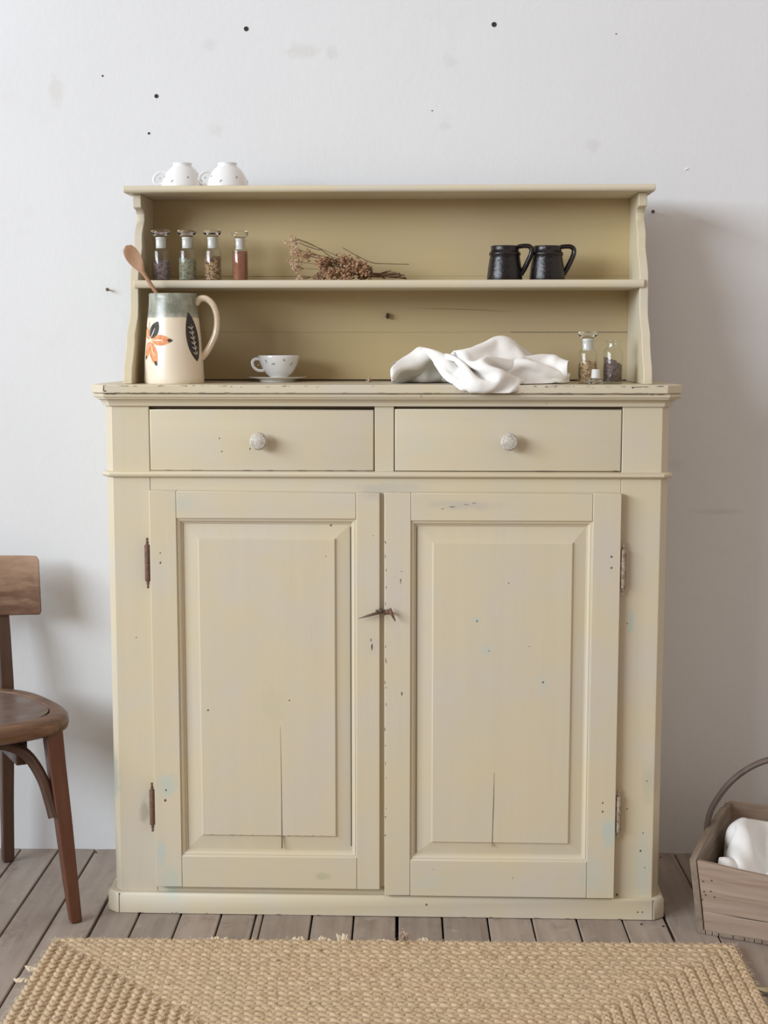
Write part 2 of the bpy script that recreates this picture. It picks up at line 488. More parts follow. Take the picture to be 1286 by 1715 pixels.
# carcass pieces
MB().prism([(-.598, .375), (-.598, .0165), (-.583, 0), (-.5033, 0), (-.5033, .02), (-.58, .02), (-.58, .375)], 0, 1.106, 'z').build('side_panel', M_PV, dr, BV)
MB().prism([(.587, .375), (.587, .0165), (.5715, 0), (.4890, 0), (.4890, .02), (.569, .02), (.569, .375)], 0, 1.106, 'z').build('side_panel', M_PV, dr, BV)
MB().box(-.0273, .0130, 0, .02, .9685, 1.106).build('centre_stile', M_PV, dr, BV)
MB().box(-.5027, .4884, .0002, .02, .9050, .9690).build('front_rail', M_PH, dr, BV*.6)
MB().box(-.5027, .4884, .0002, .02, 0, .080).build('front_rail', M_PH, dr, BV*.6)
MB().box(-.5027, .4884, .008, .02, 1.101, 1.106).build('front_rail', M_INT, dr)
MB().box(-.58, .569, .355, .365, .02, 1.13).box(-.58, .569, .021, .355, .03, .045).box(-.58, .569, .03, .355, .957, .963).box(-.02, .0, .021, .03, .06, .93).build('interior', M_INT, dr)
MB().sweep([(-.602, .375), (-.602, .012), (-.5855, -.001), (.5708, -.001), (.587, .012), (.587, .375)],
           [(-.012, 0), (.0125, 0), (.0125, .040), (.0085, .046), (-.012, .0465)]).build('plinth', M_PH, dr, .0012)
# dark split at the plinth's mitred corners
MB().prism([(-.5868, -.0142), (-.5860, -.0142), (-.5860, -.0120), (-.5868, -.0120)], .001, .045, 'z').build('mitre_crack', M_DARK, dr)
MB().prism([(.5712, -.0142), (.5720, -.0142), (.5720, -.0118), (.5712, -.0118)], .001, .045, 'z').build('mitre_crack', M_DARK, dr)
hr = [(-.006, .9555)] + [(.0105*cos(a)**.8, .9620+.0064*sin(a)) for a in [radians(x) for x in (-85, -60, -35, -10, 10, 35, 60, 85)]] + [(-.006, .9685)]
MB().sweep(body, hr).build('waist_moulding', M_PH, dr, smooth=True)
cv = [(-.004, 1.106), (.0055, 1.106), (.0065, 1.1095), (.0072, 1.1125), (.0095, 1.1165), (.013, 1.1195), (.0175, 1.1212), (.0195, 1.1215), (.0195, 1.1235), (.0222, 1.1245), (.0238, 1.127), (.0238, 1.1312), (.022, 1.1330), (-.004, 1.1330)]
MB().sweep(body, cv).build('cornice_moulding', M_PH, dr, smooth=True, angle=30)
MB().prism([(-.624, .378), (-.624, .0), (-.594, -.030), (.577, -.030), (.611, .004), (.611, .378)], 1.1335, ZT, 'z').build('worktop', M_PH, dr, .002, seg=3)

# drawers
def drawer(x0, x1, z0, z1, kx, kz, seed):
    o = MB().rect_profile(x0, x1, z0, z1, [(0, .30), (0, .0012), (.0010, .0002), (.003, -.0003)]).build('drawer', M_PH, dr, angle=60)
    kp = [(.0, 0), (.0085, 0), (.0088, .006), (.0085, .011), (.0125, .0135), (.0172, .0175), (.0186, .022), (.0176, .0265), (.0150, .0290), (.0138, .0296), (.0132, .0292), (.009, .0308), (.004, .0316), (0, .0317)]
    k = MB().lathe(kp, 32, (0, 0, 0), 'y').build('knob', M_KNOB, o, angle=50)
    k.location = (kx, -.0004, kz); k.rotation_euler = (0, radians(seed), 0)
    return o
def knob_mat():
    t = NT('crackled white knob paint')
    n = t.noise(t.mapping(), 140, 4, 0.7)
    v = t.n('ShaderNodeTexVoronoi', feature='DISTANCE_TO_EDGE'); v.inputs['Scale'].default_value = 130
    t.link(t.mapping(), v.inputs['Vector'])
    c = t.mix(t.rangeN(v.outputs[0], 0.0, 0.08, 0.65, 0.0), (0.56, 0.525, 0.465, 1), (0.20, 0.16, 0.12, 1))
    c = t.mix(t.rangeN(n, 0.60, 0.68), c, (0.16, 0.12, 0.09, 1))
    t.color(c); t.set(rough=0.5); t.bump(n, 0.4, .001)
    return t.m
M_KNOB = knob_mat()
drawer(-.5020, -.0295, .9700, 1.0985, -.2693, 1.0333, 0)
drawer(.0148, .4872, .9705, 1.1000, .2533, 1.0333, 130)

# doors
YF = -.018
def door(x0, x1, z0, z1l, z1r, ox0, ox1, oz0, oz1, f, yf, name_side):
    """frame of stiles and rails, moulding band, fielded panel"""
    zt = min(z1l, z1r)
    pn = MB()
    ix0, ix1, iz0, iz1 = ox0-.004, ox1+.004, oz0-.004, oz1+.004
    fx0, fx1, fz0, fz1 = f
    # panel: flat border then bevel rising to a stepped field
    bx0, bx1, bz0, bz1 = ox0+.011, ox1-.011, oz0+.011, oz1-.011
    def ring(x0_, x1_, z0_, z1_, y): return [(x0_, y, z0_), (x1_, y, z0_), (x1_, y, z1_), (x0_, y, z1_)]
    rs = [ring(ix0, ix1, iz0, iz1, yf+.0140), ring(bx0, bx1, bz0, bz1, yf+.0132), ring(fx0-.0010, fx1+.0010, fz0-.0010, fz1+.0010, yf+.0092),
          ring(fx0, fx1, fz0, fz1, yf+.0062), ring(fx0+.0015, fx1-.0015, fz0+.0015, fz1-.0015, yf+.0054)]
    vs = sum(rs, []); fs = []
    for j in range(len(rs)-1):
        for k in range(4): fs.append((j*4+k, j*4+(k+1) % 4, (j+1)*4+(k+1) % 4, (j+1)*4+k))
    fs.append(tuple(len(vs)-4+k for k in range(4)))
    vs += ring(ix0, ix1, iz0, iz1, yf+.0175); n = len(vs)-4
    fs.append((n+3, n+2, n+1, n))
    for k in range(4): fs.append((k, (k+1) % 4, n+(k+1) % 4, n+k))
    pn.add(vs, fs)
    d = pn.build('door', M_PV, dr, smooth=False)
    def slab(nm, poly, mat):
        return MB().prism(poly, yf, yf+.0175, 'y').build(nm, mat, d, .0014)
    g = .00035
    slab('stile', [(x0, z0), (ox0-g, z0+.0004), (ox0-g, z1l), (x0, z1l)], M_PV)
    slab('stile', [(ox1+g, z0), (x1, z0), (x1, z1r), (ox1+g, z1r)], M_PV)
    slab('rail', [(ox0, z0), (ox1, z0), (ox1, oz0), (ox0, oz0)], M_PH)
    slab('rail', [(ox0, oz1), (ox1, oz1), (ox1, z1r-.0006), (ox0, z1l-.0004)], M_PH)
    mo = MB().rect_profile(ox0, ox1, oz0, oz1, [(0, yf+.012), (0, yf+.0022), (.0012, yf+.0030), (.0022, yf+.0044), (.0034, yf+.0036), (.0058, yf+.0048), (.0078, yf+.0072), (.0088, yf+.0100), (.0110, yf+.0104), (.0116, yf+.0135)], fill=False)
    mo.build('panel_moulding', M_PH, d, angle=28)
    return d
dL = door(-.5030, -.0162, .0620, .9283, .9252, -.4455, -.0660, .1325, .8700, (-.4012, -.1110, .1780, .8270), -.018, 'L')
dR = door(-.0062, .4878, .0500, .9262, .9258, .0497, .4285, .1305, .8675, (.0957, .3886, .1690, .8210), -.020, 'R')

MB().box(-.030, .010, -.0065, -.0008, .066, .922).build('rebate_strip', M_PV, dL)
# door opening dirt gaps, cracks
MB().box(-.0790, -.0774, -.0185+.0112, -.0045, .155, .852).build('shrinkage_gap', M_DARK, dL)
MB().box(.0608, .0618, -.0085, -.0055, .142, .852).build('shrinkage_gap', M_DARK, dR)
MB().prism([(-.2300, .42), (-.2286, .33), (-.2280, .26), (-.2276, .1975), (-.2270, .150), (-.2295, .150), (-.2292, .1975), (-.2290, .26), (-.2293, .33)], -.0130, -.011, 'y').build('crack', M_SCUFF, dL)
MB().prism([(.2283, .325), (.2282, .26), (.2266, .20), (.2262, .16), (.2252, .16), (.2256, .20), (.2270, .26)], -.0152, -.013, 'y').build('crack', M_SCUFF, dR)

# hinges
def hinge(parent, x, z0, z1, mat):
    L = z1-z0; y = -.0125
    h = MB().lathe([(0, 0), (.0018, .0005), (.0030, .003), (.0017, .0055), (.0030, .009), (.0034, .0115), (.0022, .014), (.0056, .016), (.0060, .018), (.0060, L/2-.0006), (.0052, L/2),
                    (.0060, L/2+.0006), (.0060, L-.018), (.0056, L-.016), (.0022, L-.014), (.0034, L-.0115), (.0030, L-.009), (.0017, L-.0055), (.0030, L-.003), (.0018, L-.0005), (0, L)], 18, (x, y, z0))
    s_ = 1 if x < 0 else -1
    h.box(min(x, x+s_*.011), max(x, x+s_*.011), -.0012+y+.006, .0008+y+.006, z0+.018, z1-.018)
    return h.build('hinge', mat, parent, angle=50)
hinge(dL, -.5095, .7190, .8281, M_RUST); hinge(dL, -.5095, .1842, .2938, M_RUST)
hinge(dR, .4945, .7101, .8230, M_HPAINT); hinge(dR, .4945, .1797, .2893, M_HPAINT)

# catch: two hand-forged spikes on the meeting stiles
a = MB().tube(smoothpath([(-.0085, -.020, .6745), (-.022, -.031, .6722), (-.040, -.033, .6672), (-.0615, -.030, .6598)], 5), [.0030, .0036, .0038, .0036, .0034, .0033, .0032, .0031, .0030, .0028, .0026, .0022, .0018, .0014, .0009, .0004], 8)
a.blob((-.014, -.023, .6760), .0062, 3); a.blob((-.006, -.021, .6725), .0058, 4); a.blob((-.022, -.026, .6762), .0035, 5)
a.build('turn_catch', M_IRON, dL)
a = MB().tube(smoothpath([(.0060, -.032, .6835), (.0098, -.035, .672), (.0175, -.036, .6560)], 6), [.0014, .0026, .0031, .0032, .0031, .003, .003, .0029, .0027, .0024, .002, .0016, .0008], 8)
a.tube([(-.001, -.019, .6735), (.004, -.024, .673), (.0090, -.035, .6735)], [.004, .003, .0022], 8)
a.blob((.001, -.0225, .6738), .0062, 8)
a.build('turn_catch', M_RUST, dR)

# hutch (open shelves)
prof = [(.030, 1.151), (.030, 1.160), (.036, 1.185), (.048, 1.200), (.056, 1.212), (.068, 1.234), (.072, 1.256), (.088, 1.272), (.108, 1.293), (.114, 1.315), (.115, 1.344), (.116, 1.371),
        (.122, 1.390), (.138, 1.411), (.158, 1.432), (.167, 1.446), (.166, 1.462), (.168, 1.474), (.184, 1.492), (.197, 1.506), (.197, 1.520), (.188, 1.528), (.163, 1.531), (.160, 1.5595)]
poly = prof + [(.3125, 1.5595), (.3125, 1.1512)]
MB().prism([(y, max(z, 1.1512)) for y, z in poly], -.5625, -.5440, 'x').build('shelf_side', M_PV, dr, .0015, angle=50)
MB().prism([(y, max(z, 1.1512)) for y, z in poly], .5350, .5535, 'x').build('shelf_side', M_PV, dr, .0015, angle=50)
def board(x0, x1, y0, y1, z0, z1, nm, mat, r=.006):
    # rounded nose profile on front
    pr = [(y1, z0), (y0+r*.9, z0)] + [(y0 + r*(1-sin(radians(a_))), (z0+z1)/2 - (z1-z0)/2*cos(radians(a_))) for a_ in (20, 45, 70, 90, 110, 135, 160)] + [(y0+r*.9, z1), (y1, z1)]
    return MB().prism(pr, x0, x1, 'x').build(nm, mat, dr, .0012, angle=40)
board(-.5755, .5660, .128, .3145, 1.5597, 1.5745, 'top_board', M_PH)
board(-.5520, .5440, .107, .2995, 1.3550, 1.3722, 'shelf', M_PH, .005)
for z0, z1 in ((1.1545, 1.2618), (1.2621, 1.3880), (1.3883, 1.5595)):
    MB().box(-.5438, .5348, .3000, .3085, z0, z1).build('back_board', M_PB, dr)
MB().box(.27, .5345, .2992, .3002, 1.2613, 1.2626).build('shrinkage_gap', M_SCUFF, dr)
MB().box(-.5435, -.16, .2996, .3002, 1.3877, 1.3886).build('shrinkage_gap', M_SCUFF, dr)
MB().box(-.5438, .5348, .3087, .3120, 1.1515, 1.559).build('gap_filler', M_INT, dr)
MB().prism([(.04, 1.3158), (.12, 1.3152), (.20, 1.3125), (.285, 1.3072), (.20, 1.3117), (.12, 1.3144)], .2995, .3005, 'y').build('crack', M_SCUFF, dr)
# small hook in back board
MB().tube([(-.010, .3015, 1.303), (-.010, .288, 1.302), (-.011, .285, 1.296), (-.010, .288, 1.293)], [.0025, .0035, .004, .002], 8).blob((-.0095, .295, 1.2975), .0052, 2, (.8,.8,1.2)).build('nail_hook', M_IRON, dr)

# nail holes, chips and scuffed edges of the paint (irregular thin flakes lying on the surfaces)
def flake(m, x, y, z, w, h, seed, plane='xz', t=.00025, n=9):
    R_ = rng(seed)
    ring = []
    for k in range(n):
        a_ = 2*pi*k/n; r_ = R_.uniform(.45, 1.0)
        ring.append((cos(a_)*w/2*r_, sin(a_)*h/2*r_))
    if plane == 'xz':
        vs = [(x+u, y, z+v) for u, v in ring] + [(x+u*.8, y-t, z+v*.8) for u, v in ring]
    else:
        vs = [(x+u, y+v, z) for u, v in ring] + [(x+u*.8, y+v*.8, z+t) for u, v in ring]
    m.add(vs, [tuple(range(n, 2*n))] + [(k, (k+1) % n, (k+1) % n+n, k+n) for k in range(n)])
holes = MB(); R = rng(11)
for i, (x, z, r, yy) in enumerate([(-.5395+.0*1, .61, .0016, 0), (-.481, .775, .003, -.018), (-.481, .796, .002, -.018), (-.478, .279, .003, -.018), (-.480, .257, .004, -.018),
    (.469, .793, .0028, -.020), (.469, .770, .003, -.020), (.460, .262, .003, -.020), (.460, .243, .003, -.020), (.556, .305, .002, 0), (.515, .243, .002, 0), (.575, .43, .0022, .005),
    (-.355, 1.038, .0018, -.0004), (-.35, 1.01, .002, -.0004), (-.29, 1.016, .0022, -.0004), (.487, .0512, .004, 0), (.497, .0512, .0042, 0),
    (-.12, .905-.05, .0025, -.006), (-.385, .455, .0030, -.0125), (-.21, .478, .0022, -.0125), (-.13, .79, .0012, -.0125), (.33, .523, .0025, -.0148), (.215, .59, .0015, -.0148), (.189, .6535, .0022, -.0148),
    (.255, .735, .0016, -.0148), (.30, .60, .0012, -.0148), (.42, .155, .0022, -.0075), (.545, .15, .003, 0), (.555, .113, .002, 0), (.55, .19, .002, 0), (.507, .648, .002, 0), (-.03, .835, .0015, -.018), (.03, .76, .0014, -.020),
    (.27, .093, .0013, -.020), (.10, .110, .0011, -.020), (.54, .018, .002, -.0137), (.55, .018, .002, -.0137), (.085, .028, .003, -.0137), (-.49, 1.115, .0018, -.0068), (-.15, 1.114, .002, -.007), (.07, 1.128, .0016, -.0238), (.33, 1.113, .0022, -.007), (.41, 1.106+.008, .0020, -.007)]):
    flake(holes, x, yy-.0001, z, r*2, r*2.2, i)
holes.build('nail_hole', M_SCUFF, dr, smooth=False, kind='stuff', fix=False)
chips = MB()
R = rng(23)
for i in range(46):   # along the worktop's front edge
    x = R.choice([R.uniform(-.59, .57), R.uniform(-.59, -.3), R.uniform(.3, .57)]); 
    flake(chips, x, -.0302, 1.1495-abs(R.gauss(0, .0012)), R.uniform(.004, .018), R.uniform(.0006, .0018), i+100)
for i in range(30):
    x = R.uniform(-.58, .56)
    flake(chips, x, -.0302, 1.1345+abs(R.gauss(0, .0005)), R.uniform(.005, .03), .0008, i+200)
flake(chips, .505, -.0303, 1.1465, .012, .005, 31); flake(chips, .53, -.0303, 1.148, .028, .0018, 32); flake(chips, .515, -.0303, 1.1475, .022, .002, 33)
flake(chips, -.588, -.0303, 1.138, .010, .003, 34); flake(chips, -.591, -.0303, 1.143, .003, .014, 35)
for i in range(14):
    flake(chips, R.uniform(-.58, .56), -.0135, .0010+abs(R.gauss(0, .0008)), R.uniform(.004, .02), .0018, i+300)
for i in range(22):   # meeting stile wear
    flake(chips, -.0055+R.uniform(0, .003), -.0202, R.uniform(.08, .9), .0016, R.uniform(.003, .012), i+400)
for i, (x, z, w, h) in enumerate([(-.033, .597, .004, .020), (-.035, .612, .003, .008), (.031, .497, .005, .010), (.028, .74, .003, .016), (.135, .897, .020, .0018), (.165, .902, .016, .0014), (.115, .893, .010, .0016), (.18, .905, .014, .001)]):
    flake(chips, x, -.0202 if x > -.01 else -.0182, z, w, h, i+500)
for i in range(16):   # panel's bottom edge and gap at drawer bottoms
    flake(chips, R.uniform(-.39, -.12), -.0127, .1785+R.uniform(0, .001), R.uniform(.003, .014), .0009, i+600)
for x_, w_ in ((-.585, .012), (-.572, .02), (.565, .02), (.545, .012)):
    flake(chips, x_, -.0240, 1.1315, w_, .002, int(x_*1000)+2000)
for i in range(26):
    flake(chips, R.uniform(-.585, .572), -.0240, 1.1322, R.uniform(.02, .06), .0012, i+800)
flake(chips, .335, -.0006, .9707, .075, .0022, 700); flake(chips, .475, -.0006, .9712, .016, .004, 701)
flake(chips, .13, -.0006, .9706, .05, .001, 702)
for i in range(12):
    flake(chips, R.uniform(-.5, .0), -.0006, .9706, R.uniform(.01, .03), .001, i+720)
chips.build('paint_chip', M_SCUFF, dr, smooth=False, kind='stuff', fix=False)
# scuffed worktop surface
tp = MB()
for i in range(60):
    flake(tp, R.uniform(-.58, .57), R.uniform(-.028, .36), ZT+.00005, R.uniform(.01, .05), R.uniform(.004, .014), i+900, 'xy', .0001)
tp.build('surface_scuff', simple('scuffed worktop', (0.30, 0.26, 0.20, 1), .7, 90, (0.42, 0.37, 0.28, 1)), dr, smooth=False, kind='stuff', fix=False)

# ------------------------------------------------------------------ ceramics
def porcelain(name, col=(0.75, 0.755, 0.765, 1)):
    return simple(name, col, .12, spec=.5, coat=.4, coat_r=.05)
M_PORC = porcelain('white porcelain')
M_SPRIG = simple('grey green print', (0.27, 0.29, 0.26, 1), .3)
M_SPRIG2 = simple('pale green print', (0.40, 0.43, 0.30, 1), .3)

def cup_r(z):
    P = [(.0, .0215), (.004, .0205), (.0065, .021), (.012, .0285), (.020, .0350), (.030, .0405), (.040, .0445), (.048, .0463), (.0525, .0468)]
    for (a_, ra), (b_, rb) in zip(P, P[1:]):
        if a_ <= z <= b_: return ra+(rb-ra)*(z-a_)/(b_-a_)
    return .0468
def make_cup():
    root = empty('teacup')
    zs = [0, .004, .0065, .012, .020, .030, .040, .048, .0525]
    pr = [(0, .003), (.018, .003), (.0195, 0)] + [(cup_r(z), z) for z in zs] + [(.0464, .0530), (.0455, .0528)] + [(cup_r(z)-.0016, z) for z in zs[::-1][1:6]] + [(.018, .0085), (0, .0075)]
    MB().lathe(pr, 48).build('bowl', M_PORC, root, angle=50)
    h = smoothpath([(-.0425, 0, .0440), (-.054, 0, .0455), (-.062, 0, .0400), (-.0605, 0, .0290), (-.050, 0, .0205), (-.0355, 0, .0195)], 6)
    MB().tube(h, .0026, 10, flat=1.3).build('handle', M_PORC, root)
    for sgn, z in ((1, .0468),):
        pass
    sp = MB(); R_ = rng(2)
    for k, (an, z) in enumerate([(-128, .032), (-97, .043), (-72, .033), (-38, .043), (-150, .040), (20, .04), (70, .032), (120, .04), (160, .03), (-10, .028)]):
        for q in range(2):
            a0 = radians(an)+R_.uniform(-.05, .05); z0 = z+R_.uniform(-.003, .003); tl = R_.uniform(-1, 1)
            ring = []
            for j in range(7):
                b_ = 2*pi*j/7; u = cos(b_)*.0030; v = sin(b_)*.0013
                u, v = u*cos(tl)-v*sin(tl), u*sin(tl)+v*cos(tl)
                zz = z0+v; rr = cup_r(zz)+.00035
                ring.append((rr*cos(a0+u/rr), rr*sin(a0+u/rr), zz))
            sp.add(ring, [tuple(range(7))])
    sp.build('printed_sprig', M_SPRIG, root, smooth=False, kind='stuff', fix=False)
    hs = MB()
    for x, z, r_ in [(-.046, .0475, .0022), (-.056, .046, .0018), (-.060, .030, .002), (-.049, .033, .0018)]:
        hs.blob((x, -.0014, z-.001), r_, 7, (1.4, .8, .7))
    hs.build('handle_print', M_SPRIG2, root, kind='stuff')
    return root
cup = make_cup()
cup.location = L2W(-.2500, .20, ZT+.0100); cup.rotation_euler = (0, 0, PHI+radians(28))
tag(cup, 'white porcelain teacup with small grey sprigs, standing upright on its saucer', 'cup', 'white sprigged teacups')
c2 = copy_tree(cup); c2.location = L2W(-.4560, .185, 1.5746+.0530); c2.rotation_euler = (pi, 0, PHI+radians(8))
tag(c2, 'upturned white teacup on the top board, the left one of the two', 'cup', 'white sprigged teacups')
c3 = copy_tree(cup); c3.location = L2W(-.3570, .185, 1.5746+.0530); c3.rotation_euler = (pi, 0, PHI+radians(18))
tag(c3, 'upturned white teacup on the top board, the right one of the two', 'cup', 'white sprigged teacups')
sa = MB().lathe([(0, .002), (.034, .002), (.036, 0), (.0385, 0), (.0390, .0035), (.052, .0075), (.0655, .0108), (.0660, .0116), (.0650, .0120), (.052, .0092), (.036, .0060), (.024, .0060), (.0225, .0072), (.0215, .0058), (0, .0056)], 56).build('saucer', porcelain('cream porcelain', (.78, .75, .68, 1)), angle=50)
sa.location = L2W(-.2530, .20, ZT+.0002)
cup.location.z = ZT+.0062
tag(sa, 'off-white saucer under the upright teacup on the worktop', 'saucer')

# jug
JR = [(.0, .0625), (.003, .0640), (.012, .0642), (.05, .0625), (.10, .0585), (.13, .0558), (.15, .0535), (.165, .0518), (.180, .0510), (.1895, .0512)]
def jr(z):
    z = max(0, min(.1895, z))
    for (a_, ra), (b_, rb) in zip(JR, JR[1:]):
        if a_ <= z <= b_: return ra+(rb-ra)*(z-a_)/(b_-a_)
    return .0512
def jug_mat():
    t = NT('cream glaze with green grey band')
    sep = t.n('ShaderNodeSeparateXYZ'); t.link(t.tc.outputs['Object'], sep.inputs[0])
    nz = t.noise(t.mapping((1, 1, .4)), 38, 4, .6)
    zz = t.math('ADD', sep.outputs[2], t.math('MULTIPLY', t.math('SUBTRACT', nz, .5), .006))
    f = t.rangeN(zz, .1385, .1415)
    cream = t.mix(t.rangeN(t.noise(t.mapping((1,1,.3)), 22, 3), .4, .7), (.80, .715, .585, 1), (.76, .65, .505, 1))
    green = t.mix(t.rangeN(t.noise(t.mapping((1,1,.7)), 45, 4, .6), .38, .62), (.185, .195, .150, 1), (.34, .345, .275, 1))
    c = t.mix(f, cream, green)
    g2 = t.rangeN(zz, .1385, .150, 1, 0)
    c = t.mix(t.math('MULTIPLY', t.math('MULTIPLY', f, g2), .6), c, (.46, .46, .40, 1))
    t.color(c); t.set(rough=.30, coat=.10, coat_r=.15)
    t.bump(t.noise(t.mapping((1,1,3)), 30, 3), .12, .0015)
    return t.m
M_JUG = jug_mat()
jug = empty('ceramic_jug', L2W(-.4640, .088, ZT+.0002), PHI)
tag(jug, 'tall cream glazed jug with green-grey rim band, painted orange flower and dark leaf', 'jug')
pr = [(0, .004), (.058, .004), (.060, 0)] + [(r, z) for z, r in JR] + [(.0500, .1912), (.0485, .1905), (.0475, .180), (.052, .12), (.058, .05), (.058, .012), (0, .009)]
MB().lathe(pr, 64).build('jug_body', M_JUG, jug, angle=60)
hp = smoothpath([(.049, 0, .170), (.058, -.001, .1795), (.072, -.002, .1800), (.086, -.003, .168), (.0935, -.003, .148), (.0945, -.003, .125), (.090, -.002, .103), (.080, -.001, .082), (.070, 0, .066), (.0590, 0, .054)], 5)
MB().tube(hp, [.0062+.0016*abs(i/(len(hp)-1)-.5)*2 for i in range(len(hp))], 12, flat=1.25, up=(0, 1, 0)).build('handle', simple('cream beige glaze', (.66, .53, .39, 1), .16, 50, (.74, .62, .47, 1), coat=.5), jug)
M_OR = simple('orange brush paint', (.62, .19, .06, 1), .5, 110, (.76, .38, .18, 1), spec=.2)
M_GRY = simple('dark leaf paint', (.035, .032, .028, 1), .5, 120, (.075, .068, .06, 1), spec=.2)
M_CRM = simple('cream line paint', (.80, .72, .60, 1), .25)
def on_jug(u, z, off):   # u = arc position in metres around the body, 0 = camera side
    r = jr(z)+off; a_ = -pi/2 + u/r
    return (r*cos(a_), r*sin(a_), z)
def petal(name, u0, z0, ang, L, Wd, mat, off=.0004, parent=None, tip=.0, n=10):
    pts = []
    for i in range(n+1):
        t_ = i/n; w_ = Wd/2*sin(pi*t_**.85)**.8 if 0 < t_ < 1 else 0
        pts.append((t_*L, w_))
    m = MB(); vs = []; fs = []
    for t_, w_ in pts:
        for s_ in (-1, -.5, 0, .5, 1):
            u = u0 + t_*cos(ang) - s_*w_*sin(ang); z = z0 + t_*sin(ang) + s_*w_*cos(ang)
            vs.append(on_jug(u, z, off))
    for i in range(n):
        for k in range(4): fs.append((i*5+k, i*5+k+1, (i+1)*5+k+1, (i+1)*5+k))
    m.add(vs, fs)
    return m.build(name, mat, parent or jug, smooth=True, angle=180)
fu, fz = -.0475, .0925
P5 = [(-.02, .052, .023), (-1.22, .054, .022), (-2.0, .042, .019), (2.35, .036, .019), (1.02, .042, .025)]
for k, (an, L, w_) in enumerate(P5):
    p_ = petal('petal', fu+.004*cos(an), fz+.004*sin(an), an, L, w_, M_GRY if k == 4 else M_OR)
    if k == 4: p_['label'] = 'dark grey petal'
    petal('petal_line', fu+.005*cos(an), fz+.005*sin(an), an, L*.62, .0022, M_CRM, .0007, p_)
    if k < 4: petal('petal_tip', fu+L*.86*cos(an), fz+L*.86*sin(an), an, L*.22, .007, M_GRY, .0007, p_)
petal('flower_stem', fu-.004, fz+.008, 1.62, .036, .0016, M_GRY)
lf = petal('leaf', .0690, .047, radians(104), .108, .036, M_GRY, n=18)
petal('leaf_vein', .0670, .057, radians(104), .074, .0018, M_CRM, .0008, lf)
for i in range(6):
    zz_ = .062+i*.0108; uu = .0660-(zz_-.058)*.25
    petal('leaf_vein', uu, zz_, radians(150), .0105, .0020, M_CRM, .0008, lf, n=5)
    petal('leaf_vein', uu, zz_, radians(48), .0085, .0020, M_CRM, .0008, lf, n=5)

# wooden spoon leaning in the jug
sp0 = Vector((-.5560, .056, 1.4420)); sp1 = Vector((-.4960, .068, 1.3435)); spd = (sp1-sp0).normalized()
spoon = empty('wooden_spoon', L2W(*sp0), PHI)
tag(spoon, 'brown wooden spoon leaning in the cream jug, bowl end up', 'spoon')
M = MB()
vs = []; fs = []
Lb = .066
side = Vector((0, -1, 0)).cross(spd).normalized(); nrm = side.cross(spd).normalized()
if nrm.y > 0: nrm = -nrm
n, q = 16, 10
for i in range(n+1):
    t_ = i/n; w_ = .0158*max(0.02, sin(pi*min(1, t_*.97+.03)**.75))**.62 if t_ < .8 else None
    if t_ >= .8: 
        w8 = .0158*(sin(pi*(.8*.97+.03)**.75))**.62; w_ = w8+(.0052-w8)*((t_-.8)/.2)**.8
    if i == 0: w_ = .002
    d_ = .0055*sin(pi*min(1, t_/.85)) if t_ < .85 else 0
    for k in range(q):      # upper (concave) then lower skin
        a_ = 2*pi*k/q; x_ = cos(a_); y_ = sin(a_)
        h_ = (.0035 if y_ < 0 else .003)*y_ 
        c_ = -d_*(1-x_*x_)*1.0
        vs.append(spd*(t_*Lb) + side*(x_*w_) + nrm*(h_ + c_))
for i in range(n):
    for k in range(q): fs.append((i*q+k, i*q+(k+1) % q, (i+1)*q+(k+1) % q, (i+1)*q+k))
fs += [tuple(range(q)), tuple(n*q+k for k in range(q))[::-1]]
M.add(vs, fs); M.build('spoon_bowl', M_SPOON, spoon, angle=60)
e_ = Vector((-.4245, .082, 1.166))-sp0
MB().tube([spd*(Lb*.93), spd*(Lb*1.5), spd*(Lb*1.9), e_.lerp(spd*.13, .4), e_], [.0056, .0052, .0050, .005, .005], 10, flat=.8).build('spoon_handle', M_SPOON, spoon)

# black mugs
def mug_mat():
    t = NT('black brown glaze')
    n_ = t.noise(t.mapping(), 160, 4, .65)
    t.color(t.mix(t.rangeN(n_, .4, .7), (.006, .006, .008, 1), (.020, .011, .010, 1)))
    t.set(rough=.19, spec=.42); t.bump(n_, .6, .0016)
    return t.m
M_MUG = mug_mat()
mug = empty('black_mug')
MB().lathe([(0, .003), (.036, .003), (.0385, 0), (.0392, .002), (.0385, .012), (.0365, .030), (.0340, .046), (.0325, .0535), (.0345, .0560), (.0350, .0585), (.0340, .0612), (.0312, .0640), (.0305, .0700), (.0310, .0745), (.0300, .0756), (.0285, .0748), (.0280, .064), (.0315, .045), (.034, .012), (0, .009)], 44).build('mug_body', M_MUG, mug, angle=50)
hp = smoothpath([(.0290, 0, .0735), (.040, 0, .0750), (.0515, 0, .0745), (.0580, 0, .0700), (.0590, 0, .0620), (.0560, 0, .0520), (.0490, 0, .0370), (.0420, 0, .0240), (.0355, 0, .0140)], 5)
MB().tube(hp, [.0048+.0012*(i/(len(hp)-1)) for i in range(len(hp))], 12, flat=1.25, up=(0, 1, 0)).build('handle', M_MUG, mug)
ZS = 1.3723
mug.location = L2W(.2500, .185, ZS); mug.rotation_euler = (0, 0, PHI+radians(-14))
tag(mug, 'black glazed mug on the shelf, next to the dried flowers side, nearer the centre', 'mug', 'black mugs on the shelf')
mug['label'] = 'glossy black mug on the shelf, the left one of the pair'
m2 = copy_tree(mug); m2.location = L2W(.3430, .190, ZS); m2.rotation_euler = (0, 0, PHI+radians(8))
tag(m2, 'glossy black mug on the shelf, the right one of the pair', 'mug', 'black mugs on the shelf')

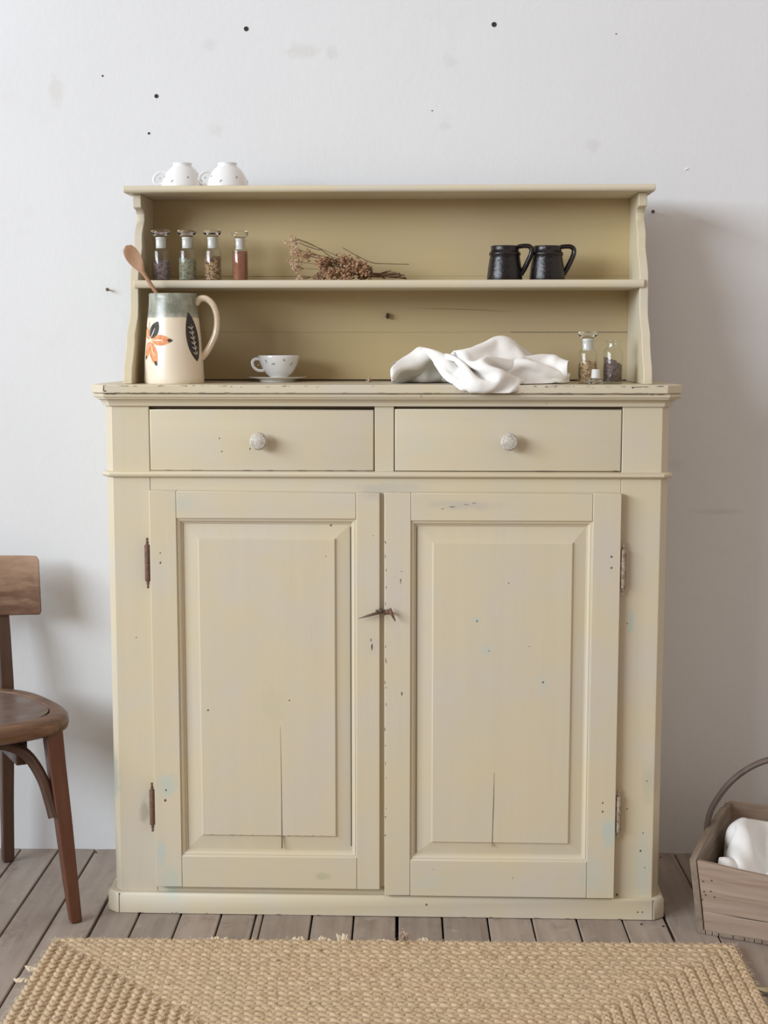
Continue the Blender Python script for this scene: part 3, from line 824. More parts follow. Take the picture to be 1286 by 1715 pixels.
# ------------------------------------------------------------------ glass jars of spices
def jar_glass():
    t = NT('thin clear glass')
    nt = t.t
    nt.nodes.remove(t.b)
    tr = t.n('ShaderNodeBsdfTransparent'); gl = t.n('ShaderNodeBsdfGlossy')
    gl.inputs['Roughness'].default_value = .04
    lw = t.n('ShaderNodeLayerWeight'); lw.inputs['Blend'].default_value = .35
    tint = t.mix(t.rangeN(lw.outputs['Facing'], .45, 1.0), (.99, .995, .99, 1), (.95, .96, .95, 1))
    t.link(tint, tr.inputs['Color'])
    l2 = t.n('ShaderNodeLayerWeight'); l2.inputs['Blend'].default_value = .5
    f = t.math('ADD', t.math('MULTIPLY', t.math('POWER', l2.outputs['Facing'], 4.0), .55), .035)
    mx = t.n('ShaderNodeMixShader')
    t.link(f, mx.inputs[0]); t.link(tr.outputs[0], mx.inputs[1]); t.link(gl.outputs[0], mx.inputs[2])
    t.link(mx.outputs[0], t.out.inputs['Surface'])
    return t.m
M_JAR = jar_glass()
M_STOP = simple('solid clear glass', (.98, .99, .985, 1), .03, trans=1.0, ior=1.42)
M_GRND = simple('frosted ground glass', (.60, .60, .575, 1), .55, sss=0.0)
def spice(name, c1, c2, sc=260):
    t = NT(name)
    v = t.n('ShaderNodeTexVoronoi'); v.inputs['Scale'].default_value = sc
    t.link(t.mapping(), v.inputs['Vector'])
    sep = t.n('ShaderNodeSeparateColor'); t.link(v.outputs['Color'], sep.inputs[0])
    t.color(t.mix(t.rangeN(sep.outputs[0], .25, .8), c1, c2)); t.set(rough=.8)
    t.bump(v.outputs['Distance'], .8, .002)
    return t.m
def make_jar(name, R0, H, body_h, cmat, fill, grain, slant=0.0, stopper=True, dx=0, seed=1):
    """H total height of the bottle without stopper"""
    root = empty(name)
    nr = R0*.68; lip = R0*.84
    zb = body_h
    outer = [(0, .0015), (R0*.86, .0012), (R0*.93, 0), (R0, .004), (R0, zb-.004), (R0*.96, zb), (R0*.86, zb+.0035), (nr*1.05, zb+.0060), (nr, zb+.008), (nr, H-.004), (lip, H-.0030), (lip*1.02, H-.0012), (lip, H), (nr*.92, H)]
    inner = [(nr*.86, H-.001), (nr*.86, zb+.008), (R0*.72, zb+.003), (R0*.90, zb-.002), (R0*.91, .006), (R0*.8, .0035), (0, .0035)]
    MB().lathe(outer+inner, 36).build('bottle', M_JAR, root, angle=50)
    rc = R0*.905; zt = .0036+fill*(zb-.0036)
    R_ = rng(seed)
    # contents: a packed core plus individual grains on its outside and top
    n = 28; top = []
    vs = []; fs = []
    lev = 6
    for j in range(lev+1):
        for k in range(n):
            a_ = 2*pi*k/n
            ztop = zt + slant*cos(a_)*(zt)*.5
            z = .0037 + (ztop-.0037)*j/lev
            vs.append((rc*.985*cos(a_), rc*.985*sin(a_), z))
    for j in range(lev):
        for k in range(n): fs.append((j*n+k, j*n+(k+1) % n, (j+1)*n+(k+1) % n, (j+1)*n+k))
    vs.append((0, 0, zt+.001)); c = len(vs)-1
    for k in range(n): fs.append((lev*n+k, lev*n+(k+1) % n, c))
    vs.append((0, 0, .0037)); c = len(vs)-1
    for k in range(n): fs.append(((k+1) % n, k, c))
    m = MB(); m.add(vs, fs)
    if grain:
        for i in range(int(260*fill)+60):
            a_ = R_.uniform(0, 2*pi)
            ztop = zt + slant*cos(a_)*zt*.5
            if i % 4 == 0:
                r_ = rc*sqrt(R_.random())*.93; z = zt + slant*cos(a_)*zt*.5*(r_/rc) + R_.uniform(0, grain*.8)
            else:
                r_ = rc*.965-grain*.35; z = R_.uniform(.005, ztop)
            m.blob((r_*cos(a_), r_*sin(a_), z), grain*R_.uniform(.6, 1.0), i, (1, .75, .6))
    m.build('spice', cmat, root, kind='stuff', angle=30)
    if stopper:
        st = MB().lathe([(0, H+.0029), (nr*.88, H+.0029), (nr*.98, H+.0050), (R0*.84, H+.0080), (R0*.96, H+.0108), (R0*1.0, H+.0140), (R0*.96, H+.0170), (R0*.84, H+.0184), (R0*.6, H+.0178), (0, H+.0174)], 32).build('stopper', M_STOP, root, angle=50)
        MB().lathe([(0, H-.0215), (nr*.76, H-.0215), (nr*.80, H+.0028), (0, H+.0028)], 28).build('ground_neck', M_GRND, st, angle=50)
    return root
M_S1 = spice('dark purple grey seeds', (.10, .075, .078, 1), (.25, .19, .195, 1))
M_S2 = spice('grey green herbs', (.15, .155, .10, 1), (.30, .30, .21, 1))
M_S3 = spice('mixed brown and golden seeds', (.10, .045, .025, 1), (.44, .29, .14, 1))
M_S4 = spice('red brown powder', (.30, .10, .05, 1), (.36, .13, .065, 1), 900)
M_S5 = spice('golden brown seeds', (.22, .13, .065, 1), (.52, .36, .19, 1))
M_S6 = spice('dark brown cloves', (.085, .058, .052, 1), (.18, .125, .115, 1))
G = 'spice bottles on the shelf'
for i, (x, R0, H, bh, mat, fill, gr, sl, lab) in enumerate([
    (-.5065, .0212, .0935, .0680, M_S1, .62, .0016, .10, 'stoppered glass jar of dark purplish seeds, first from the left on the shelf'),
    (-.4485, .0208, .0935, .0690, M_S2, .68, .0018, -.1, 'stoppered glass jar of grey-green dried herbs, second from the left on the shelf'),
    (-.3925, .0200, .0935, .0690, M_S3, .74, .0024, .0, 'stoppered glass jar of golden and brown seeds, third from the left on the shelf'),
    (-.3315, .0182, .0905, .0700, M_S4, .90, 0, .12, 'slim stoppered glass jar filled with red-brown powder on the shelf')]):
    j = make_jar('spice_jar', R0, H, bh, mat, fill, gr, sl, seed=i+1)
    j.location = L2W(x, .185, ZS); j.rotation_euler = (0, 0, PHI+.4*i)
    tag(j, lab, 'jar', G)
j = make_jar('spice_jar', .0212, .0925, .0670, M_S5, .66, .0024, -.05, seed=8)
j.location = L2W(.4245, .095, ZT+.0002); tag(j, 'stoppered glass jar of golden brown seeds standing on the worktop', 'jar', 'spice jars on the worktop')
j = make_jar('spice_jar', .0220, .0920, .0690, M_S6, .66, .0022, -.42, stopper=False, seed=9)
j.location = L2W(.4800, .110, ZT+.0002); j.rotation_euler = (0, 0, .2); tag(j, 'open glass jar of dark cloves without its stopper, at the right end of the worktop', 'jar', 'spice jars on the worktop')
st = empty('glass_stopper', L2W(.4375, .050, ZT+.0003), PHI)
tag(st, 'loose clear glass stopper with frosted plug, upside down before the jar of golden brown seeds', 'stopper')
MB().lathe([(0, .0006), (.011, .0006), (.0150, .0012), (.0168, .0038), (.0160, .0062), (.0120, .0100), (.0108, .0125), (0, .0125)], 32).build('stopper_head', M_STOP, st, angle=50)
MB().lathe([(0, .0127), (.0100, .0127), (.0086, .0300), (.0080, .0310), (0, .0310)], 28).build('ground_plug', M_GRND, st, angle=50)

# ------------------------------------------------------------------ dried flowers
def dried_bunch():
    root = empty('dried_flower_bunch', L2W(-.09, .17, ZS+.0006), PHI)
    tag(root, 'bunch of brown dried flowers lying on the shelf between the jars and the mugs', 'flowers')
    MS = simple('dry stem', (.13, .075, .040, 1), .8, 60, (.20, .13, .07, 1))
    MF = simple('dry brown florets', (.46, .27, .155, 1), .9, 90, (.27, .135, .07, 1))
    MP = simple('pale dry florets', (.62, .44, .31, 1), .9, 90, (.46, .30, .20, 1))
    R_ = rng(77)
    fl = MB(); pale = MB(); twig = MB()
    heads = [(-.125, .0, .088, 1), (-.118, .01, .066, 1), (-.115, -.02, .055, 1), (-.118, .01, .040, 1), (-.112, -.01, .026, 1), (-.100, .02, .008, 1), (-.098, -.03, .052, 0), (-.085, .01, .056, 0), (-.07, .03, .010, 0)]
    for i in range(50):
        heads.append((R_.uniform(-.062, .045), R_.uniform(-.045, .045), None, 0))
    for i, (x, y, z, p) in enumerate(heads):
        if z is None:
            zmax = .047 - .55*max(0, x-.005) - .10*max(0, -.02-x)
            z = R_.uniform(.008, max(.014, zmax))
        ex = R_.uniform(.075, .125); ey = R_.uniform(-.02, .025); ez = .004+R_.uniform(0, .022)*(1-(ex-.075)/.08)
        pth = smoothpath([(x+.014, y*.9, z), (x*.5+.03, y*.5, z*.55+.008), (.052, R_.uniform(-.008, .008), .010+R_.uniform(-.003, .008)), (ex, ey, max(.0022, ez))], 5)
        if i < 30:
            MB().tube(pth, [.0006+.0008*k/(len(pth)-1) for k in range(len(pth))], 6).build('stem', MS, root)
        m_ = pale if p else fl
        nb = 13 if p else 15
        for k in range(nb):
            rr = .014 if p else .0125
            d = Vector((R_.gauss(-.35 if p else -.1, .6), R_.gauss(0, .7), R_.gauss(0, .7)))*rr*.75
            q_ = Vector((x, y, z))+d
            q_.z = max(.0020, q_.z)
            if k % 2 == 0: twig.tube([(x+.014, y*.9, max(.002, z)), q_], .00035, 4, caps=False)
            for u in range(3):
                g_ = Vector((R_.gauss(0, 1), R_.gauss(0, 1), R_.gauss(0, 1)))*.0017
                qq = q_+g_; qq.z = max(.0018, qq.z)
                (pale if R_.random() < .12 else m_).blob(qq, R_.uniform(.0015, .0031), i*50+k*3+u, (1, .8, .6))
    for pts in [[(-.014, 0, .071), (.020, -.004, .052), (.05, -.008, .0385), (.0795, -.010, .036), (.131, -.012, .0345)],
                [(-.112, 0, .090), (-.085, .003, .080), (-.062, .002, .067), (-.035, 0, .048)], [(-.11, 0, .082), (-.09, .003, .074), (-.065, .002, .066)]]:
        pth = smoothpath(pts, 5)
        MB().tube(pth, [.0012 - .0004*abs(k/(len(pth)-1)-.5) for k in range(len(pth))], 6).build('stem', MS, root)
    fl.build('florets', MF, root, kind='stuff', fix=False); pale.build('florets', MP, root, kind='stuff', fix=False)
    twig.build('twigs', MS, root, kind='stuff', fix=False)
    return MS, MP
MS, MP = dried_bunch()
# crumbs of the dried flowers
def sprig(name, loc, label, seed, n=16, spread=.014, h=.016, mat=None):
    root = empty(name, loc, 0.3*seed); tag(root, label, 'sprig')
    R_ = rng(seed); tw = MB(); fl = MB()
    for k in range(n):
        a_ = R_.uniform(0, 2*pi); r_ = spread*R_.random(); p_ = (r_*cos(a_)*1.5, r_*sin(a_)*.7, .0015+h*R_.random())
        tw.tube([(0, 0, .0012), (p_[0]*.5, p_[1]*.5, p_[2]*.35+.001), p_], .0004, 4)
        for u in range(3):
            fl.blob((p_[0]+R_.gauss(0, .001), p_[1]+R_.gauss(0, .001), max(.0015, p_[2]+R_.gauss(0, .001))), R_.uniform(.0010, .0018), k*4+u)
    tw.tube([(-.004, 0, .0012), (.012, .002, .0014), (.022, -.001, .0012)], .0006, 5)
    tw.build('twigs', MS, root, kind='stuff'); fl.build('florets', mat or MP, root, kind='stuff')
sprig('flower_crumb', L2W(-.049, .20, ZT), 'tiny dried flower crumb on the worktop between teacup and white cloth', 5, 10, .010, .012)
sprig('flower_crumb', Vector((-.016, -.175, .0165)), 'small pale dried flower sprig lying on the far edge of the jute rug', 6, 18, .016, .016, simple('pinkish dry florets', (.60, .42, .34, 1), .9, 90, (.45, .30, .22, 1)))

# ------------------------------------------------------------------ jute rug
RX0, RX1, RY1, RY0 = -.7455, .6610, -.1655, -1.0655
def jute():
    t = NT('braided jute')
    oi = t.n('ShaderNodeObjectInfo')
    a_ = t.noise(t.mapping(), 60, 4, .65); b_ = t.noise(t.mapping(), 7, 3, .5); f_ = t.noise(t.mapping((1,1,1)), 420, 3, .7)
    c = t.ramp(t.math('ADD', t.math('MULTIPLY', a_, .7), t.math('MULTIPLY', f_, .3)), [(.30, (.31, .205, .110)), (.48, (.51, .37, .222)), (.70, (.70, .55, .375))])
    c = t.mix(t.rangeN(b_, .35, .7, 0, .35), c, (.48, .385, .25, 1))
    c = t.mix(t.rangeN(t.noise(t.mapping(), 38, 2, .5), .70, .76, 0, .6), c, (.20, .13, .07, 1))
    t.color(c); t.set(rough=.85, spec=.2, sheen=.15)
    t.bump(f_, .5, .0015)
    return t.m
M_JUTE = jute()
rug = MB().box(RX0+.006, RX1-.006, RY0+.006, RY1-.006, .0012, .0112).build('jute_rug', simple('jute backing', (.36, .26, .155, 1), .9, 60, (.46, .34, .21, 1)))
tag(rug, 'rectangular natural jute rug of concentric braids on the plank floor before the dresser', 'rug')
PITCH = .0212
nr_ = int((RY1-RY0)/2/PITCH)
for k in range(nr_):
    ins = PITCH*(k+.5)
    x0, x1, y0, y1 = RX0+ins, RX1-ins, RY0+ins, RY1-ins
    rc_ = .010
    cs = [(x0, y1), (x1, y1), (x1, y0), (x0, y0)]
    # dense path, rounded corners
    pts = []
    for i in range(4):
        a = Vector(cs[i]); b = Vector(cs[(i+1) % 4]); d = (b-a).normalized(); L = (b-a).length
        if L < 2*rc_+.003: continue
        step = .0050; n = max(2, int((L-2*rc_)/step))
        for j in range(n+1): pts.append(a+d*(rc_+(L-2*rc_)*j/n))
        nx = (Vector(cs[(i+2) % 4])-b).normalized()
        pts.append(b - d*rc_*.35 + nx*rc_*.35)
    R_ = rng(k+40)
    M = MB(); s_ = 0; m = len(pts)
    cum = [0]
    for i in range(m): cum.append(cum[-1]+(pts[(i+1) % m]-pts[i]).length)
    tot = cum[-1]; ncyc = round(tot/.060)
    wob = [R_.uniform(-.0010, .0010) for _ in range(m)]
    for st_ in range(3):
        P = []; rr = []
        for i in range(m):
            t_ = (pts[(i+1) % m]-pts[i-1]).normalized(); nn = Vector((t_.y, -t_.x))
            ph = 2*pi*ncyc*cum[i]/tot + 2*pi*st_/3
            off = .0060*sin(ph)+wob[i]
            z = .0102 + .0020*sin(2*ph+.6) + wob[i]*.6
            P.append((pts[i].x+nn.x*off, pts[i].y+nn.y*off, z)); rr.append(.0050+R_.uniform(-.0006, .0006))
        P.append(P[0]); rr.append(rr[0])
        M.tube(P, rr, 6, flat=.70, caps=False, up=(0, 0, 1))
    M.build('braid', M_JUTE, rug, fix=False, angle=80)
# fuzz and loose fibres
fz_ = MB(); R = rng(99)
def fibre(x, y, z, L, w, dirn):
    a_ = dirn; dx, dy = cos(a_)*L, sin(a_)*L
    h_ = R.uniform(.001, .004)
    mx, my = x+dx*.5+R.gauss(0, L*.15), y+dy*.5+R.gauss(0, L*.15)
    nx, ny = -sin(a_)*w, cos(a_)*w
    z1 = z+h_*.9; z2 = max(.0015, z+R.uniform(-.003, .003))
    fz_.add([(x-nx, y-ny, z), (x+nx, y+ny, z), (mx+nx, my+ny, z1), (mx-nx, my-ny, z1), (x+dx, y+dy, z2)], [(0, 1, 2, 3), (3, 2, 4)])
for i in range(5200):
    fibre(R.uniform(RX0, RX1), R.uniform(-.62, RY1-.003), .0145, R.uniform(.006, .020), R.uniform(.0002, .0005), R.uniform(0, 2*pi))
for i in range(420):
    fibre(R.uniform(RX0, RX1), RY1-.004, .010, R.uniform(.006, .018), R.uniform(.0002, .0005), R.uniform(.2, pi-.2))
for i in range(170):
    fibre(RX0+.004, R.uniform(-.62, RY1), .010, R.uniform(.006, .022), R.uniform(.0002, .0005), R.uniform(pi*.6, pi*1.4))
    fibre(RX1-.004, R.uniform(-.62, RY1), .010, R.uniform(.006, .018), R.uniform(.0002, .0005), R.uniform(-pi*.4, pi*.4))
fz_.build('loose_fibre', simple('loose jute fibre', (.62, .50, .36, 1), .9), rug, smooth=False, kind='stuff', fix=False)
tf = MB()
for x, y, w_, h_ in [(-.235, -.1585, .020, .008), (-.182, -.1590, .030, .009), (-.145, -.1580, .022, .016), (.020, -.160, .034, .009), (-.40, -.160, .03, .008), (-.42, -.160, .05, .006), (-.06, -.160, .02, .004), (-.746, -.31, .02, .008), (-.757, -.36, .022, .007)]:
    for q_ in range(12):
        a_ = R.uniform(-1.0, 1.0)
        p0 = Vector((x+R.uniform(-w_/2, w_/2), y-.006, .008)); p1 = p0+Vector((R.gauss(0, .005), R.uniform(.004, .010), R.uniform(.2, 1.0)*h_)); p2 = p1+Vector((R.gauss(0, .006), R.gauss(0, .004), R.uniform(-.004, .003)))
        p2.z = max(.002, p2.z)
        tf.tube([p0, p0.lerp(p1, .6)+Vector((0,0,.001)), p1], [.0022, .0026, .0010], 5)
tf.build('frayed_tuft', simple('pale frayed jute', (.66, .56, .42, 1), .9), rug, smooth=False, kind='stuff', fix=False)
MB().tube(smoothpath([(.652, -.372, .012), (.672, -.374, .010), (.700, -.371, .006), (.735, -.370, .005)], 5), [.004, .005, .006, .006, .0065, .007, .0075, .0075, .008, .008, .008, .0075, .007, .006, .004, .003], 8, flat=.7).build('corner_tassel', simple('olive jute end', (.40, .34, .19, 1), .9, 200, (.28, .22, .12, 1)), rug)

# ------------------------------------------------------------------ chair at the left
CH = empty('bentwood_chair', (-.981, .058, 0), radians(30))
tag(CH, 'brown bentwood cafe chair with worn backrest board, left of the dresser', 'chair')
def superell(a, b, n=2.6, k=48, taper=0.0):
    out = []
    for i in range(k):
        t_ = 2*pi*i/k; c_, s_ = cos(t_), sin(t_)
        x = a*abs(c_)**(2/n)*(1 if c_ > 0 else -1); y = b*abs(s_)**(2/n)*(1 if s_ > 0 else -1)
        x *= 1 - taper*(y/b)
        out.append((x, y))
    return out
ZS_ = .437
def seat_ring(rings, mat, name):
    m = MB(); k = 48; vs = []; fs = []
    for (a, b, z, tp_) in rings: vs += [(x, y, z) for x, y in superell(a, b, 3.0, k, tp_)]
    for j in range(len(rings)-1):
        for i in range(k): fs.append((j*k+i, j*k+(i+1) % k, (j+1)*k+(i+1) % k, (j+1)*k+i))
    m.add(vs, fs)
    return m, len(rings)*k
m, nn_ = seat_ring([(.150, .165, .398, .13), (.181, .183, .398, .14), (.190, .193, .404, .15), (.193, .196, .416, .15), (.191, .194, .430, .15), (.184, .187, ZS_, .15), (.170, .173, .4385, .15), (.160, .163, .4375, .14), (.158, .161, .4340, .14), (.155, .158, .430, .14)], None, 'x')
m.build('seat_rim', M_CH_RIM, CH, angle=45)
k = 48; m = MB(); vs = []; fs = []
rg = [(.159, .162, .4352), (.150, .153, .4350), (.110, .113, .4325), (.06, .062, .4300)]
for (a, b, z) in rg: vs += [(x, y, z) for x, y in superell(a, b, 2.6, k, .14)]
for j in range(len(rg)-1):
    for i in range(k): fs.append((j*k+i, j*k+(i+1) % k, (j+1)*k+(i+1) % k, (j+1)*k+i))
vs.append((0, 0, .429)); 
for i in range(k): fs.append(((len(rg)-1)*k+i, (len(rg)-1)*k+(i+1) % k, len(vs)-1))
m.add(vs, fs); m.build('seat', M_CH_SEAT, CH, angle=60)
def leg(pts, w, d, mat, name='leg', bev=.003):
    m = MB(); vs = []; fs = []
    for i, (p, ww, dd) in enumerate(zip(pts, w, d)):
        x, y, z = p
        vs += [(x-ww/2, y-dd/2, z), (x+ww/2, y-dd/2, z), (x+ww/2, y+dd/2, z), (x-ww/2, y+dd/2, z)]
    for i in range(len(pts)-1):
        for q in range(4): fs.append((i*4+q, i*4+(q+1) % 4, (i+1)*4+(q+1) % 4, (i+1)*4+q))
    fs += [(3, 2, 1, 0), tuple((len(pts)-1)*4+q for q in range(4))]
    m.add(vs, fs)
    return m.build(name, mat, CH, bev, angle=30)
for s in (-1, 1):
    leg([(s*.166, -.222, 0), (s*.162, -.206, .08), (s*.156, -.180, .22), (s*.150, -.158, .34), (s*.147, -.148, .410)], [.024, .028, .033, .036, .038], [.024, .028, .032, .034, .036], M_CH_LEG)
    leg([(s*.131, .214, 0), (s*.131, .206, .15), (s*.131, .190, .30), (s*.131, .178, .40), (s*.131, .180, .45), (s*.132, .196, .56), (s*.133, .214, .66), (s*.134, .222, .715)],
        [.026, .028, .030, .031, .031, .030, .028, .026], [.026, .028, .030, .031, .030, .028, .024, .020], M_CH_DARK)
    # bent brace from seat frame down to the front leg
    pth = smoothpath([(s*.004, -.120, .386), (s*.050, -.126, .382), (s*.092, -.140, .358), (s*.118, -.160, .310), (s*.130, -.172, .262), (s*.136, -.184, .225)], 6)
    MB().tube(pth, .0125, 12).build('brace', M_CH_DARK, CH)
# apron frame under the seat
m, nn_ = seat_ring([(.128, .140, .365, .12), (.160, .165, .365, .12), (.160, .165, .3985, .12), (.128, .140, .3985, .12), (.128, .140, .365, .12)], None, 'x')
MB().box(-.10, .10, -.12, -.095, .372, .398).box(.075, .10, -.12, .16, .33, .398).build('seat_block', M_CH_DARK, CH, .003)
# backrest board, curved
nb_, hb = 18, 5
vs = []; fs = []
zz_b = [.604, .612, .675, .732, .742]
for j, t_off in ((0, 0), (1, .016)):
    for i in range(nb_+1):
        u = -1+2*i/nb_; x = .212*u; y = .212 - .050*u*u - t_off
        for q, z in enumerate(zz_b):
            zz = z + (.0045*(1-u*u) if q > 2 else 0)
            rnd = .004 if q in (0, 4) else 0
            xx = x*(1-.018*(1 if q in (0, 4) and abs(u) > .95 else 0))
            vs.append((xx, y + (rnd if j else -rnd) + (z-.6)*.08, zz))
K = nb_+1
def id_(j, i, q): return (j*K+i)*hb+q
for j in (0, 1):
    for i in range(nb_):
        for q in range(hb-1): fs.append((id_(j, i, q), id_(j, i+1, q), id_(j, i+1, q+1), id_(j, i, q+1)))
for i in range(nb_):
    for q in (0, hb-1): fs.append((id_(0, i, q), id_(0, i+1, q), id_(1, i+1, q), id_(1, i, q)))
for i in (0, nb_):
    for q in range(hb-1): fs.append((id_(0, i, q), id_(0, i, q+1), id_(1, i, q+1), id_(1, i, q)))
m = MB(); m.add(vs, fs); m.build('backrest', M_CH_BACK, CH, .003, angle=45)

# ------------------------------------------------------------------ wooden trug with cloth at the right
TA = atan2(-.397, .918)
TR = empty('wooden_trug', (.6014, -.083, 0), TA)
tag(TR, 'weathered wooden box basket with bent willow handle on the floor, right of the dresser', 'basket')
TL, TD, TH = .50, .355, .165      # length along x, depth along y, height
fl_ = .020
def slant_board(nm, bottom, top, thick, mat, n=12, sag=0.0, jitter=.0012, seed=1):
    """board between a bottom line and a top line, thickness vector 'thick'"""
    R_ = rng(seed); vs = []; fs = []
    b0, b1 = Vector(bottom[0]), Vector(bottom[1]); t0, t1 = Vector(top[0]), Vector(top[1]); th = Vector(thick)
    for i in range(n+1):
        u = i/n
        b = b0.lerp(b1, u); t_ = t0.lerp(t1, u); t_.z += -sag*sin(pi*u)+R_.uniform(-jitter, jitter)
        vs += [b, t_, t_+th, b+th]
    for i in range(n):
        for q in range(4): fs.append((i*4+q, i*4+(q+1) % 4, (i+1)*4+(q+1) % 4, (i+1)*4+q))
    fs += [(0, 1, 2, 3), tuple(n*4+q for q in range(4))[::-1]]
    m = MB(); m.add(vs, fs); return m.build(nm, mat, TR, .0012, angle=40)
# front boards
slant_board('front_board', [(.0148, -.0002, .004), (TL-.0148, -.0002, .004)], [(.0110, -.006, .050), (TL-.011, -.006, .047)], (0, .012, 0), M_TRUG, seed=2)
slant_board('front_board', [(.0110, -.006, .0512), (TL-.011, -.006, .0482)], [(-.0005, -.022, TH), (TL+.0005, -.022, TH)], (0, .013, 0), M_TRUG, sag=.016, seed=3)
slant_board('back_board', [(.0, TD-.01, .004), (TL, TD-.01, .004)], [(-.010, TD+.008, TH+.015), (TL+.010, TD+.008, TH+.015)], (0, -.013, 0), M_TRUG, seed=4)
slant_board('end_board', [(.0, -.002, .002), (.0, TD-.024, .004)], [(-.016, -.0235, TH+.001), (-.016, TD-.007, TH+.014)], (.014, 0, 0), M_TRUG_E, jitter=.003, sag=-.010, seed=5)
slant_board('end_board', [(TL, -.002, .002), (TL, TD-.024, .004)], [(TL+.016, -.0235, TH+.001), (TL+.016, TD-.007, TH+.014)], (-.014, 0, 0), M_TRUG_E, jitter=.003, sag=-.010, seed=6)
MB().box(.002, TL-.002, .002, TD-.012, .0003, .010).build('base_board', M_TRUG, TR, .001)
R = rng(8)
ch = MB()
x = .002
while x < TL:
    w_ = R.uniform(.012, .03); ch.box(x, min(TL, x+w_-.0015), -.0035, .003, .0006, .0085+R.uniform(-.001, .001)); x += w_
ch.build('splintered_edge', M_TRUG_E, TR, .0006, kind='stuff')
hp = smoothpath([(-.020, .170, .070), (-.0215, .170, .150), (-.012, .170, .215), (.030, .168, .285), (.090, .166, .335), (.165, .165, .360), (.250, .165, .366), (.335, .165, .360), (.41, .166, .335), (.47, .168, .285), (.512, .170, .215), (.5215, .170, .150), (.52, .170, .070)], 6)
MB().tube(hp, .0108, 12, flat=.62).build('handle', M_HANDLE, TR)
nl = MB()
for x, z in [(.012, .12), (.014, .097), (.010, .078), (.012, .028), (.03, .125), (.028, .10), (.036, .088), (.017, .09)]:
    nl.lathe([(0, .0008), (.0018, .0006), (.0022, 0)], 8, (x, -.0060-(z-.05)*.139 if z > .05 else -.0035, z), 'y')
nl.build('nail', M_IRON, TR, kind='stuff')

# ------------------------------------------------------------------ cloths: sheets settled by a small position-based solver
import numpy as np
def near_pairs(X, r, nu):
    c = np.floor(X/r).astype(np.int64); c -= c.min(0)
    dim = c.max(0)+3
    key = (c[:, 0]*dim[1]+c[:, 1])*dim[2]+c[:, 2]
    order = np.argsort(key, kind='stable'); ks = key[order]; out = []
    for dx in (-1, 0, 1):
        for dy in (-1, 0, 1):
            for dz in (-1, 0, 1):
                off = (dx*dim[1]+dy)*dim[2]+dz
                if off < 0: continue
                a = np.searchsorted(ks, key+off, 'left'); n = np.searchsorted(ks, key+off, 'right')-a
                for k in range(int(n.max())):
                    i = np.nonzero(n > k)[0]; j = order[a[i]+k]
                    if off == 0:
                        q = j > i; i = i[q]; j = j[q]
                    out.append(np.stack([i, j], 1))
    P = np.concatenate(out)
    P = P[np.linalg.norm(X[P[:, 0]]-X[P[:, 1]], axis=1) < r]
    iu = P % nu; iv = P//nu
    return P[(np.abs(iu[:, 0]-iu[:, 1]) > 3) | (np.abs(iv[:, 0]-iv[:, 1]) > 3)]
def settle(X, nu, nv, wid, dep, hold, steps, th=.005, bend=.14, iters=8, grav=1.2):
    idx = np.arange(nu*nv).reshape(nv, nu); V = np.zeros_like(X)
    hx, hy = wid/(nu-1), dep/(nv-1); hd = math.hypot(hx, hy); cons = []
    def add(a, b, l, k):
        if a.size: cons.append((a.ravel(), b.ravel(), l, k))
    for o in (0, 1):
        b = idx[:, o+1::2]; add(idx[:, o:-1:2][:, :b.shape[1]], b, hx, 1.0)
        b = idx[o+1::2, :]; add(idx[o:-1:2, :][:b.shape[0]], b, hy, 1.0)
        for p in (0, 1):
            a = idx[o:-1:2, :-1]; b = idx[o+1::2, 1:][:a.shape[0]]; add(a[:, p::2], b[:, p::2], hd, .35)
            a = idx[o:-1:2, 1:]; b = idx[o+1::2, :-1][:a.shape[0]]; add(a[:, p::2], b[:, p::2], hd, .35)
    for s_, kk in ((2, bend), (4, bend*.7)):
        for o in range(2*s_):
            a = idx[:, o:-s_:2*s_]; add(a, idx[:, o+s_::2*s_][:, :a.shape[1]], hx*s_, kk)
            a = idx[o:-s_:2*s_, :]; add(a, idx[o+s_::2*s_, :][:a.shape[0]], hy*s_, kk)
    dt = 1/60
    for st_ in range(steps):
        X0 = X.copy(); V[:, 2] -= grav*dt; X = X+V*dt
        if st_ % 5 == 0: P = near_pairs(X, th*1.8, nu)
        for it in range(iters):
            for a, b, l, k in cons:
                d = X[b]-X[a]; n = np.sqrt((d*d).sum(1))[:, None]+1e-9
                c = d*((n-l)*(.5*k)/n); X[a] += c; X[b] -= c
            if it % 3 == 2 and len(P):
                i, j = P[:, 0], P[:, 1]; d = X[j]-X[i]; n = np.sqrt((d*d).sum(1))[:, None]+1e-9
                c = np.minimum(n-th, 0)*.4/n*d
                acc = np.zeros_like(X)
                for q in range(3):
                    acc[:, q] = np.bincount(i, c[:, q], len(X)) - np.bincount(j, c[:, q], len(X))
                cnt = np.bincount(i, minlength=len(X))+np.bincount(j, minlength=len(X))
                X += acc/np.maximum(cnt, 1)[:, None]*1.5
            X = hold(X, X0)
        V = (X-X0)/dt*.9
        V *= np.minimum(1, .5/(np.linalg.norm(V, axis=1, keepdims=True)+1e-9))
    return X
def grip(X, X0, m, f):
    X[m] = X0[m]+(X-X0)[m]*np.array([1-f, 1-f, 1.0])
def mounds(X, X0, E):
    for c, r in E:
        q = (X-np.array(c))/np.array(r); n = np.linalg.norm(q, axis=1); m = n < 1
        if m.any():
            X[m] = np.array(c)+q[m]/n[m][:, None]*np.array(r); grip(X, X0, m, .3)
    return X
def ripple(u, v, seed):
    R_ = rng(seed); z = 0
    for _ in range(7):
        a, b, p, s_ = R_.uniform(1, 4), R_.uniform(1, 4), R_.uniform(0, 6.28), R_.uniform(-1, 1)
        z = z+.004*s_*np.sin(6.28*(a*u*2+b*v*2)+p)
    return z
